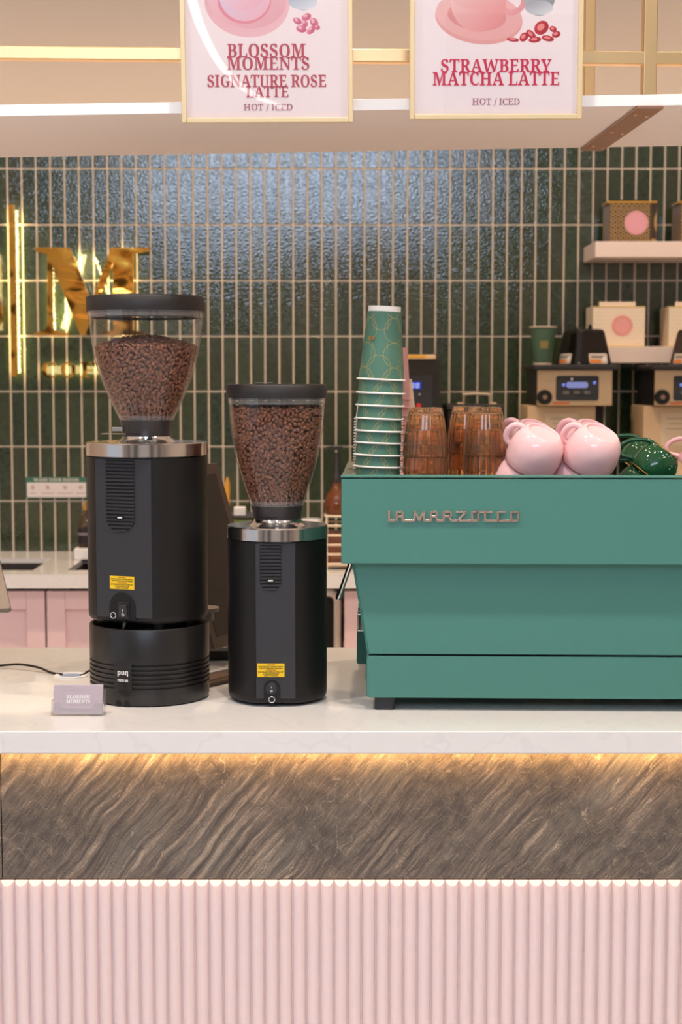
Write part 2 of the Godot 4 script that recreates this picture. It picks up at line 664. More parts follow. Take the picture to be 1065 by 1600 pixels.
func room() -> void:
	var zw := EYE.z - WALL_D
	struct("floor", Geo.new().box(Vector3(0, -0.06, 1.5), Vector3(10.4, 0.12, 9.8), 0.001), M.floor)
	struct("ceiling", Geo.new().box(Vector3(0, 4.26, 1.5), Vector3(10.4, 0.2, 9.8), 0.001), M.ceiling)
	var lw := CSGBox3D.new()
	lw.name = "wall_left"
	lw.size = Vector3(0.2, 4.16, 9.8)
	lw.material = M.wall_paint
	lw.set_meta("kind", "structure")
	var gap := CSGBox3D.new()
	gap.name = "added_side_opening"  # invented opening that holds the side fill light
	gap.operation = CSGShape3D.OPERATION_SUBTRACTION
	gap.size = Vector3(0.5, 2.5, 3.7)
	gap.position = Vector3(0, -0.63, 1.4)
	lw.add_child(gap)
	add_child(lw)
	lw.position = Vector3(-5.1, 2.08, 1.5)
	struct("added_window_2", Geo.new().box(Vector3(-5.12, 1.45, 2.9), Vector3(0.012, 2.5, 3.7), 0.001), M.pane)  # pane of the invented side opening
	struct("wall_right", Geo.new().box(Vector3(5.1, 2.08, 1.5), Vector3(0.2, 4.16, 9.8), 0.001), M.wall_paint)
	# the front wall, behind the camera, with its high window
	var fw := CSGBox3D.new()
	fw.name = "wall_front"
	fw.size = Vector3(10.0, 4.16, 0.2)
	fw.material = mat("d5d0cc", 0.8)
	fw.set_meta("kind", "structure")
	var hole := CSGBox3D.new()
	hole.name = "window_opening"
	hole.operation = CSGShape3D.OPERATION_SUBTRACTION
	hole.size = Vector3(3.5, 1.15, 0.4)
	hole.position = Vector3(-0.5, 1.37, 0)
	fw.add_child(hole)
	add_child(fw)
	fw.position = Vector3(0, 2.08, 6.25)
	var win := Node3D.new()
	win.name = "window_1"
	win.set_meta("kind", "structure")
	add_child(win)
	win.position = Vector3(-0.5, 3.45, 6.22)
	for k in 4:
		part("pane", Geo.new().box(Vector3(-1.305 + 0.87 * k, 0, 0), Vector3(0.83, 1.08, 0.008), 0.001), M.pane, win)
	var fr := Geo.new()
	for sy in [-1, 1]: fr.box(Vector3(0, sy * 0.555, 0), Vector3(3.5, 0.04, 0.06))
	for k in 5: fr.box(Vector3(-1.73 + 0.865 * k, 0, 0), Vector3(0.04, 1.07, 0.06))
	part("window_frame", fr, M.black, win)

	for k in 4:  # unseen dark panels added to give metal and hoppers darker reflections
		struct("added_dark_panel_%d" % (k + 1), Geo.new().box(Vector3([-3.6, -1.9, 1.4, 3.2][k], 1.3, 6.10), Vector3([0.5, 0.9, 0.7, 0.6][k], 2.6, 0.1), 0.004), mat(["4a3a30", "2d2724", "3a2f2a", "5a4638"][k], 0.5))
	# the tiled wall
	var wall := Node3D.new()
	wall.name = "wall_back"
	wall.set_meta("kind", "structure")
	add_child(wall)
	part("painted_wall", Geo.new().box(Vector3(0, 2.08, zw - 0.12), Vector3(10.2, 4.16, 0.2), 0.001), M.wall_paint, wall)
	var px := 0.0526
	var py := 0.2044
	var gx0 := pt(12.4, 360, WALL_D).x
	var gy0 := pt(532, 351.2, WALL_D).y
	var ylo := BACK_TOP + 0.002
	var yhi := gy0 + 2.0 * py
	part("grout", Geo.new().box(Vector3(0, (0.5 + yhi) / 2, zw - 0.012), Vector3(4.2, yhi - 0.5, 0.0176), 0.0005), M.grout, wall)
	var glaze := []
	for k in 5:
		var m := mat(["3a4630", "323f2c", "414a35", "364530", "3d4330"][k], 0.06)
		m.metallic_specular = 0.82
		m.albedo_texture = noise_tex(0.02, 3, 256, 30 + k, [[0.0, "d2d2c6"], [0.5, "eceee6"], [1.0, "ffffff"]])
		m.uv1_scale = Vector3(6, 6, 6)
		m.normal_enabled = true
		m.normal_texture = M.get_or_add("tile_normal", noise_tex(0.03, 2, 512, 40, [], 7.0))
		m.normal_scale = 0.15
		glaze.append(m)
	var shapes := {}
	var cells := []
	for r in range(-4, 9):
		var y1 := gy0 + (2 - r) * py - 0.003
		var y0 := y1 - py + 0.006
		if y1 < ylo + 0.01: continue
		y0 = maxf(y0, ylo)
		if y1 > yhi + 0.001: continue
		for c in range(-16, 65):
			var x := gx0 + (c + 0.5) * px
			if absf(x) > 2.05: continue
			# rough share of the tile that the photograph shows
			var sx := 532.5 + x / WALL_D * F
			var yc := (y0 + y1) / 2
			var sy := 592.0 - (yc - EYE.y) / WALL_D * F
			var seen := 1.0 if sx > -8 and sx < 1073 else 0.0
			if sy < 215: seen = 0.0
			if sx > 545 and sy > 770: seen = 0.0
			if sx > 148 and sx < 312 and sy > 700: seen = 0.0
			if sx > 362 and sx < 505 and sy > 780: seen = 0.0
			if sx > 150 and sx < 300 and sy > 545 and sy < 660: seen = 0.1
			if sx > 370 and sx < 490 and sy > 640 and sy < 760: seen = 0.1
			if sx > 830 and sx < 950 and sy > 545 and sy < 745: seen = 0.2
			if sx > 600 and sx < 780 and sy > 690: seen = 0.2
			if sx > 575 and sx < 625 and sy > 500: seen = 0.15
			cells.append([seen * (y1 - y0), x, y0, y1])
	cells.sort_custom(func(a, b): return a[0] > b[0] if a[0] != b[0] else (a[1] < b[1] if a[1] != b[1] else a[2] < b[2]))
	var rest := []
	for k in 5: rest.append(Geo.new())
	for i in cells.size():
		var q: Array = cells[i]
		var h: float = q[3] - q[2]
		var kk := rng.randi() % 12
		var g := Geo.new()
		if i >= 300 or not shapes.has([kk, int(h * 1000)]):
			g.box(Vector3.ZERO, Vector3(px - 0.0064, h, 0.009), 0.0012)
			var off := Vector2(kk * 0.137, kk * 0.271)
			for t in g.uv.size(): g.uv[t] = g.uv[t] * 1.0 + off
		var tilt := Basis.from_euler(Vector3(rng.randf_range(-1, 1) * 0.004, rng.randf_range(-1, 1) * 0.006, 0))
		var at := Vector3(q[1], (q[2] + q[3]) / 2, zw - 0.0045 + rng.randf_range(-0.0006, 0.0006))
		if i < 300:
			if not shapes.has([kk, int(h * 1000)]): shapes[[kk, int(h * 1000)]] = g.mesh()
			var o := part("tile", shapes[[kk, int(h * 1000)]], glaze[rng.randi() % 5], wall, at)
			o.basis = tilt
		else:
			var into: Geo = rest[2]
			var xf := Transform3D(tilt, at)
			for t in g.v.size():
				into.v.append(xf * g.v[t]); into.n.append(tilt * g.n[t]); into.uv.append(g.uv[t])
	var field := part("tile_field", rest[2], glaze[2], wall)
	field.set_meta("kind", "stuff")


func back_counter() -> void:
	var zb := EYE.z - WALL_D
	var zf := EYE.z - 5.26
	var c := CSGCombiner3D.new()
	c.name = "back_counter_top"
	tag(c, "white quartz worktop along the green tiled wall, with two sink cut-outs", "worktop")
	var slab := CSGBox3D.new()
	slab.name = "slab"
	slab.size = Vector3(4.2, 0.046, zf - zb)
	slab.material = M.quartz
	c.add_child(slab)
	add_child(c)
	c.position = Vector3(0, BACK_TOP - 0.023, (zb + zf) / 2)
	var holes := [[-1.62, -1.043], [-0.927, -0.42]]
	var z1 := EYE.z - 5.38
	var z0 := EYE.z - 5.74
	for h in holes:
		var b := CSGBox3D.new()
		b.name = "cut_out"
		b.operation = CSGShape3D.OPERATION_SUBTRACTION
		b.size = Vector3(h[1] - h[0], 0.2, z1 - z0)
		b.material = M.quartz
		c.add_child(b)
		b.position = Vector3((h[0] + h[1]) / 2, 0, (z0 + z1) / 2 - c.position.z)
	var sink_steel := mat("35302c", 0.55, 0.2)
	for k in 2:
		var h: Array = holes[k]
		var w: float = h[1] - h[0] - 0.003
		var d := z1 - z0 - 0.003
		var o := thing("sink", ["undermounted steel sink at the left end of the back counter", "second undermounted sink, half hidden behind the tall grinder"][k], "sink", Vector3((h[0] + h[1]) / 2, BACK_TOP - 0.017, (z0 + z1) / 2))
		var g := Geo.new()
		var ring := []
		g.loft(rrect(w, d, 0.03), [Vector2(1.0, 0.0), Vector2(0.97, 0.17)], Transform3D(Basis(Vector3.RIGHT, Vector3.BACK, Vector3.DOWN), Vector3(0, 0, 0)), 35.0, false)
		g.box(Vector3(0, -0.175, 0), Vector3(w * 0.98, 0.008, d * 0.98), 0.001)
		part("basin", g, sink_steel, o)
		part("drain", Geo.new().lathe([Vector2(0.0, 0.0), Vector2(0.04, 0.0), Vector2(0.045, 0.004), Vector2(0.0, 0.003)], 24), M.chrome, o, Vector3(0, -0.171, 0))
	# cabinets under it
	var front := EYE.z - 5.30
	var edges := [-1.586, -0.986, -0.386]
	var names := ["pink shaker base cabinet at the far left under the sink", "pink shaker base cabinet left of the steel fridge, behind the grinders", ""]
	for k in 2:
		cabinet(edges[k], edges[k] + 0.6, front, zb + 0.02, names[k])
	cabinet(0.008, 0.62, front, zb + 0.02, "pink shaker base cabinet right of the steel fridge")
	var fr := thing("undercounter_fridge", "under-counter fridge with dark glass door in a rounded steel frame", "fridge", Vector3(-0.19, 0, (front + zb) / 2))
	var fd := front - zb
	part("body", Geo.new().box(Vector3(0, 0.44, -0.02), Vector3(0.38, 0.86, fd - 0.06), 0.004), M.black, fr)
	part("door_glass", Geo.new().box(Vector3(-0.02, 0.45, fd / 2 - 0.03), Vector3(0.30, 0.74, 0.02), 0.002), M.black_gloss, fr)
	var p := []
	for q in rrect(0.355, 0.80, 0.03): p.append(Vector3(q.x, 0.46 + q.y, fd / 2 - 0.02))
	part("door_frame", Geo.new().tube(p, 0.014, 10, true), mat("c9bdb4", 0.35, 0.6), fr)


func cabinet(x0: float, x1: float, front: float, back: float, label: String) -> void:
	var w := x1 - x0
	var o := thing("base_cabinet", label, "cabinet", Vector3((x0 + x1) / 2, 0, front))
	part("body", Geo.new().box(Vector3(0, 0.39, (back - front) / 2 - 0.012), Vector3(w, 0.61, front - back - 0.024), 0.001), M.pink_cabinet, o)
	part("plinth", Geo.new().box(Vector3(0, 0.042, (back - front) / 2 - 0.03), Vector3(w, 0.083, front - back - 0.08), 0.001), M.black_soft, o)
	var door := Geo.new()
	var h := 0.775
	for s in [-1, 1]:
		door.box(Vector3(s * (w / 2 - 0.034), 0.48, -0.010), Vector3(0.062, h, 0.02), 0.0015)
		door.box(Vector3(0, 0.48 + s * (h / 2 - 0.031), -0.010), Vector3(w - 0.13, 0.062, 0.02), 0.0015)
	var d := part("door", door, M.pink_cabinet, o)
	part("door_panel", Geo.new().box(Vector3(0, 0.48, -0.0165), Vector3(w - 0.128, h - 0.12, 0.007), 0.0005), M.pink_cabinet, d)


func bar_counter() -> void:
	var led_z := -0.045
	var o := thing("bar_counter", "bar front of dark veined stone above pink reeded cladding", "counter", Vector3.ZERO)
	part("carcass", Geo.new().box(Vector3(0, 0.455, -0.49), Vector3(4.0, 0.90, 0.80), 0.001), M.white_paint, o)
	# stone slabs with a joint at the left edge of the picture
	var ims := stone_images()
	var sm := mat("ffffff", 0.42)
	sm.albedo_texture = ImageTexture.create_from_image(ims[0])
	sm.heightmap_enabled = true
	sm.heightmap_texture = ImageTexture.create_from_image(ims[1])
	sm.heightmap_scale = 0.12
	var ledge := pt(532, 1374, 2.86).y
	var joint := pt(2.5, 1300, 2.86).x
	var sh := TOP - 0.041 - ledge
	for k in 3:
		var x0: float = [joint - 1.4, joint + 0.0005, joint + 1.4005][k]
		var w := 1.3995
		var g := Geo.new()
		g.box(Vector3(x0 + w / 2, ledge + sh / 2, -0.072), Vector3(w, sh, 0.024), 0.001)
		for t in g.uv.size():
			g.uv[t] = Vector2((g.v[t].x - x0) / 1.40, (TOP - 0.041 - g.v[t].y) / 0.308)
			if k != 1: g.uv[t].x = 1.0 - g.uv[t].x
		part("stone_panel", g, sm, o)
	# reeded cladding: one rib each
	var p := 0.02535
	var prof := PackedVector2Array()
	var n := 14
	for i in n + 1:
		var u := -1.0 + 2.0 * i / n
		prof.append(Vector2(u * (p / 2 - 0.0011), 0.002 + 0.0115 * pow(maxf(0.0, 1.0 - u * u), 0.85)))
	var rg := Geo.new()
	var y0 := 0.10
	var drop := 0.0085
	var ys := func(q: Vector2) -> float: return ledge - drop * q.y / 0.0135
	for i in n:
		var a := prof[i]
		var b := prof[i + 1]
		var na := Vector3(-(prof[mini(i + 1, n)] - prof[maxi(i - 1, 0)]).y, 0, 0)
		var d0 := prof[mini(i + 1, n)] - prof[maxi(i - 1, 0)]
		var d1 := prof[mini(i + 2, n)] - prof[i]
		na = Vector3(-d0.y, 0, d0.x).normalized()
		var nb := Vector3(-d1.y, 0, d1.x).normalized()
		rg.quad(Vector3(a.x, y0, a.y), Vector3(b.x, y0, b.y), Vector3(b.x, ys.call(b), b.y), Vector3(a.x, ys.call(a), a.y), na, nb, nb, na)
		var nt := Vector3(0, 0.0135, drop).normalized()
		rg.quad(Vector3(a.x, ledge, 0), Vector3(b.x, ledge, 0), Vector3(b.x, ys.call(b), b.y), Vector3(a.x, ys.call(a), a.y), nt, nt, nt, nt)
	var rm := rg.mesh()
	var g0 := pt(23.1, 1415, 2.855).x
	for k in range(-9, 56):
		part("rib", rm, M.pink_wood, o, Vector3(g0 + (k + 0.5) * p, 0, -0.059))
	part("rib_backing", Geo.new().box(Vector3(g0 + 23.5 * p, (y0 + ledge) / 2 - 0.001, -0.0725), Vector3(65 * p, ledge - y0 - 0.002, 0.03), 0.0005), M.pink_wood, o)
	part("plinth", Geo.new().box(Vector3(0, 0.05, -0.12), Vector3(4.0, 0.10, 0.06), 0.001), M.bronze, o)
	part("led_strip", Geo.new().box(Vector3(0, TOP - 0.0445, led_z), Vector3(2.6, 0.005, 0.008), 0.001), glow("ffc987", 3.0), o)
	area_light("led_strip_glow", Vector3(0, TOP - 0.049, led_z), Vector2(2.6, 0.008), Vector3(0, -1, -0.25), Color("ffc880"), 2.2)

	tag(part("counter_top", Geo.new().box(Vector3(0, TOP - 0.0205, -0.445), Vector3(4.2, 0.041, 0.89), 0.0025), M.quartz), "long white quartz counter top carrying grinders and espresso machine", "worktop")
	# cable outlet in the top
	var gp := pt(111, 1056, 3.33)
	var gr := thing("cable_grommet", "white round cable outlet set in the counter beside the card holder", "grommet", Vector3(gp.x, TOP, gp.z))
	part("ring", Geo.new().lathe([Vector2(0.024, -0.001), Vector2(0.036, -0.0005), Vector2(0.035, 0.0025), Vector2(0.026, 0.003), Vector2(0.024, 0.001)], 32), M.white, gr)
	part("socket", Geo.new().lathe([Vector2(0, 0.0003), Vector2(0.0245, 0.0003), Vector2(0.0245, 0.0012), Vector2(0, 0.0014)], 28), mat("93a5c4", 0.4), gr)
	var c1 := []
	for q in [[-30, 1043, 3.43], [0, 1040, 3.42], [30, 1038, 3.41], [60, 1043, 3.38], [80, 1051, 3.355], [97, 1058, 3.335]]:
		var w3 := pt(q[0], q[1], q[2])
		c1.append(Vector3(w3.x, maxf(w3.y, TOP + 0.0025), w3.z))
	tag(part("power_cable", Geo.new().tube(smooth(c1, 5), 0.0026, 8), M.black_cord), "black power cable running from the left edge into the counter outlet", "cable")
	var c2 := []
	for q in [[125, 1059, 3.325], [131, 1054, 3.335], [140, 1048, 3.35], [165, 1046, 3.38]]:
		var w4 := pt(q[0], q[1], q[2])
		c2.append(Vector3(w4.x, maxf(w4.y, TOP + 0.0025), w4.z))
	tag(part("power_cable", Geo.new().tube(smooth(c2, 5), 0.0024, 8), M.black_cord), "short black cable from the counter outlet to behind the tall grinder", "cable")


func smooth(p: Array, per: int) -> Array:
	var c := Curve3D.new()
	for i in p.size():
		var t: Vector3 = (p[mini(i + 1, p.size() - 1)] - p[maxi(i - 1, 0)]) / 6.0
		c.add_point(p[i], -t, t)
	var o := []
	for i in (p.size() - 1) * per + 1:
		o.append(c.samplef(float(i) / per))
	return o


func hanging_shelf() -> void:
	# hung a little askew: turned and not quite level
	var at := pt(532, 173, 2.95)
	var o := thing("hanging_shelf", "white shelf hung above the bar in a brass tube frame", "shelf", at, deg_to_rad(2.4))
	var roll := Basis(Vector3.BACK, deg_to_rad(1.3))
	var th := 0.0195
	part("board", Geo.new().box(Vector3(0.15, th / 2, -0.265), Vector3(3.4, th, 0.53), 0.0015, Transform3D(roll, Vector3.ZERO)), mat("fcece2", 0.5), o)  # faint warm tint paints in the warm light under the white board
	part("edge_strip", Geo.new().box(Vector3(0.15, th / 2, 0.0006), Vector3(3.4, th + 0.0006, 0.002), 0.0004, Transform3D(roll, Vector3.ZERO)), mat("ffffff", 0.4), o)
	var rail := pt(532, 86, 2.95).y - at.y
	var px := pt(1019.5, 120, 2.95).x - at.x
	var rx := px - 0.012
	part("rail", Geo.new().box(Vector3(0.1, rail, -0.012), Vector3(3.4, 0.0235, 0.024), 0.002), M.brass, o)
	var up := Geo.new().box(Vector3(px, 1.05, -0.012), Vector3(0.025, 2.08, 0.025), 0.002)
	part("post", up, M.brass, o)
	part("post", Geo.new().box(Vector3(rx, 1.05, -0.515), Vector3(0.022, 2.06, 0.022), 0.002), M.brass, o)
	part("post", Geo.new().box(Vector3(px - 1.75, 1.05, -0.012), Vector3(0.025, 2.08, 0.025), 0.002), M.brass, o)
	part("post", Geo.new().box(Vector3(px - 1.75, 1.05, -0.515), Vector3(0.022, 2.06, 0.022), 0.002), M.brass, o)
	var br := part("bracket_plate", Geo.new().box(Vector3(px, px * tan(deg_to_rad(1.3)) - 0.004, -0.262), Vector3(0.048, 0.006, 0.54), 0.001), M.bronze, o)
	for k in 3:
		for s in [-1, 1]:
			part("screw", Geo.new().lathe([Vector2(0, -0.0035), Vector2(0.0045, -0.003), Vector2(0.006, 0.0), Vector2(0, 0.0)], 12), M.bronze, br, Vector3(px + s * 0.013, px * tan(deg_to_rad(1.3)) - 0.007, [-0.06, -0.27, -0.46][k] - (0.02 if s > 0 else 0.0)))


func posters() -> void:
	for k in 2:
		var x0: float = [284.5, 639.0][k]
		var x1: float = [551.5, 908.5][k]
		var d: float = [2.905, 2.895][k]
		var yb: float = [192.0, 186.5][k]
		var base := pt((x0 + x1) / 2, yb, d)
		var w := len_at(x1 - x0, 130, d)
		var h := w * 1.40
		var o := thing("framed_poster", ["pale pink framed poster advertising a rose latte, left of the pair", "pale pink framed poster advertising a strawberry matcha latte, right of the pair"][k], "poster", base, deg_to_rad(2.2), "framed menu posters hung on the brass rail")
		o.rotation.z = deg_to_rad(0.5)
		o.rotation.x = deg_to_rad(4.5)
		var fw := 0.0085
		for s in [-1, 1]:
			part("frame_rail", Geo.new().box(Vector3(s * (w - fw) / 2, h / 2, 0), Vector3(fw, h, 0.016), 0.001), M.brass_paint, o)
			part("frame_rail", Geo.new().box(Vector3(0, h / 2 + s * (h - fw) / 2, 0), Vector3(w - 2 * fw, fw, 0.016), 0.001), M.brass_paint, o)
		part("backing_board", Geo.new().box(Vector3(0, h / 2, -0.005), Vector3(w - 0.004, h - 0.004, 0.003), 0.0005), M.brown, o)
		for s in [-1, 1]:
			var hx: float = s * w * 0.3
			var ry := pt(532, 86, 2.95).y - base.y
			var hk := Geo.new()
			bar(hk, Vector3(hx, ry - 0.05, -0.0085), Vector3(hx, ry + 0.017, -0.0085), 0.012, 0.002, 0.0004)
			bar(hk, Vector3(hx, ry + 0.017, -0.0095), Vector3(hx, ry + 0.017, -0.062), 0.012, 0.002, 0.0004)
			part("hook", hk, M.brass, o)
		# the print
		var g := Geo.new()
		var iw := w - 2 * fw
		var ih := h - 2 * fw
		var z := 0.001
		g.quad(Vector3(-iw / 2, fw, z), Vector3(iw / 2, fw, z), Vector3(iw / 2, fw + ih, z), Vector3(-iw / 2, fw + ih, z), Vector3.BACK, Vector3.BACK, Vector3.BACK, Vector3.BACK, Vector2(0, 1), Vector2(1, 1), Vector2(1, 0), Vector2(0, 0))
		g.box(Vector3(0, h / 2, -0.0015), Vector3(iw, ih, 0.004), 0.0002)
		for t in range(6, g.uv.size()): g.uv[t] = Vector2(0.02, 0.98)
		part("print", g, paint(print_image(k), mat("ffffff", 0.6)), o)
		var rows: Array = [[["BLOSSOM", 417.5, 122, 70, 91], ["MOMENTS", 420, 128, 90.5, 110.5], ["SIGNATURE ROSE", 417.5, 185, 118, 137], ["LATTE", 418, 66, 135.5, 152.5], ["HOT / ICED", 419, 76, 162.5, 174]], [["STRAWBERRY", 774, 173, 93.5, 114], ["MATCHA LATTE", 774, 198, 113.5, 134], ["HOT / ICED", 774, 74, 153.5, 165.5]]][k]
		for i in rows.size():
			var q: Array = rows[i]
			var thin: bool = i == rows.size() - 1
			var yt: float = pt(532, q[3], d).y - base.y
			var yl: float = pt(532, q[4], d).y - base.y
			lettering(q[0], len_at(q[2], q[3], d), yt - yl, [M.rose_ink, M.berry_ink][k] if not thin else M.mauve_ink, o, Vector3(len_at(q[1] - (x0 + x1) / 2, q[3], d), (yt + yl) / 2, 0.0014), serif if not thin else serif_thin(), 0.0004)
		part("glazing", Geo.new().box(Vector3(0, h / 2, 0.0045), Vector3(iw, ih, 0.0015), 0.0002), M.pane, o)
	# a bent glow tube hangs over the guests' side; it mirrors in the glass of the left poster
	var tube := []
	var n := Basis.from_euler(Vector3(deg_to_rad(4.5), deg_to_rad(2.2), 0)) * Vector3.BACK
	for q in [[296, -25], [303, 10], [316, 48], [338, 92], [368, 128], [402, 152], [446, 168]]:
		var p := pt(q[0], q[1], 2.9)
		var dir := (p - EYE).normalized()
		dir = dir - 2.0 * dir.dot(n) * n
		tube.append(p + dir * (2.0 / dir.z))
	var radii := []
	var sm := smooth(tube, 5)
	for i in sm.size(): radii.append(0.016 * sqrt(clampf(1.02 - float(i) / (sm.size() - 1), 0.05, 1.0)))
	var lamp := thing("pendant_tube_lamp", "curved white glow tube hanging over the guests' side of the bar", "lamp", Vector3.ZERO)
	part("glow_tube", Geo.new().tube(sm, 0.016, 10, false, radii), glow("fff6ee", 26.0), lamp)
	for i in [2, 26]:
		part("suspension_cord", Geo.new().tube([sm[i] + Vector3(0, 0.012, 0), Vector3(sm[i].x, 4.16, sm[i].z)], 0.0015, 6), M.steel, lamp)
	area_light("glow_tube_lamp", sm[14] + Vector3(0.03, 0.03, 0), Vector2(0.4, 0.02), Vector3(0, 1, 0), Color("fff2e6"), 0.5)


func serif_thin() -> SystemFont:
	var f := SystemFont.new()
	f.font_names = ["Droid Serif"]
	f.font_weight = 400
	return f


func print_image(k: int) -> Image:   # the printed pictures of a cup, 2 image pixels to a photo pixel
	var W := 506
	var H := 716
	var im := Image.create(W, H, false, Image.FORMAT_RGB8)
	im.fill([Color("fdeff0"), Color("fef1f3")][k])
	var ox: float = [291.5, 646.0][k]
	var oy := 184.5 if k == 0 else 179.5
	var at := func(x: float, y: float) -> Vector2: return Vector2((x - ox) * 2.0, H - (oy - y) * 2.0 * 0.985)
	if k == 0:
		blob(im, at.call(388, 8), Vector2(132, 104), Color("eeb4bb"), 0.1, Color("f3c3cc"))
		blob(im, at.call(388, 3), Vector2(122, 88), Color("f4c8cf"), 0.1, Color("eab0ba"))
		blob(im, at.call(384, 4), Vector2(84, 72), Color("e58fa0"), 0.0)
		blob(im, at.call(385, -2), Vector2(80, 76), Color("e4d3ee"), 0.0, Color("f1bfcb"))
		blob(im, at.call(382, -40), Vector2(92, 120), Color("efe2f3"), 0.0, Color("efb9c6"))
		blob(im, at.call(430, -25), Vector2(44, 50), Color("eeb9c4"), 0.0, Color("e6a5b4"), 0.62)
		blob(im, at.call(382, -86), Vector2(96, 40), Color("f3c9cf"))
		blob(im, at.call(382, -88), Vector2(84, 30), Color("ead0a8"))
		blob(im, at.call(475, -35), Vector2(50, 110), Color("d3d9e2"), 0.0, Color("aab6c4"))
		blob(im, at.call(475, 8), Vector2(46, 22), Color("b9c4d2"), 0.0, Color("e6ebf0"))
		for q in [[466, 36, 15, 10, 0.5], [480, 30, 16, 11, -0.4], [492, 38, 15, 12, 0.9], [472, 48, 17, 11, 0.2], [487, 50, 16, 10, -0.7], [497, 46, 9, 8, 0.0], [478, 40, 11, 9, 1.2]]:
			blob(im, at.call(q[0], q[1]), Vector2(q[2], q[3]), Color("e88aa4"), q[4], Color("c75478"))
			blob(im, at.call(q[0] - 2, q[1] - 2), Vector2(q[2] * 0.5, q[3] * 0.4), Color("f6c3cf"), q[4] + 0.5)
	else:
		blob(im, at.call(745, 34), Vector2(136, 76), Color("e9a9a6"), 0.12)
		blob(im, at.call(745, 30), Vector2(134, 72), Color("f4c3c1"), 0.12, Color("efb3b2"))
		blob(im, at.call(742, 30), Vector2(92, 44), Color("e59a9a"), 0.1)
		blob(im, at.call(796, 8), Vector2(46, 42), Color("f0b3b4"), -0.3, Color("e59a9d"), 0.6)
		blob(im, at.call(744, 8), Vector2(86, 92), Color("f6d3d2"), 0.0, Color("eb9c9c"))
		blob(im, at.call(744, -2), Vector2(90, 44), Color("f5cfce"), 0.0, Color("eda9a8"))
		blob(im, at.call(744, -18), Vector2(82, 40), Color("f6eef0"))
		blob(im, at.call(744, -20), Vector2(74, 34), Color("c9cf84"), 0.0, Color("dfe0a8"))
		blob(im, at.call(838, -6), Vector2(52, 72), Color("c9ccd2"), 0.0, Color("8f949d"))
		blob(im, at.call(838, 18), Vector2(44, 22), Color("a9adb6"), 0.0, Color("e3e5e9"))
		for q in [[798, 66, 20, 6, 0.1], [815, 62, 16, 12, -0.8], [826, 58, 18, 10, 0.7], [842, 48, 24, 20, -0.6], [860, 50, 12, 9, 0.4], [865, 58, 14, 10, -0.3], [852, 64, 20, 9, 0.2], [832, 66, 20, 9, -0.1]]:
			blob(im, at.call(q[0], q[1]), Vector2(q[2], q[3]), Color("c8323f"), q[4], Color("a61f30"))
			blob(im, at.call(q[0] - 1, q[1] - 1), Vector2(q[2] * 0.55, q[3] * 0.5), Color("ee8f8c"), q[4])
	return im


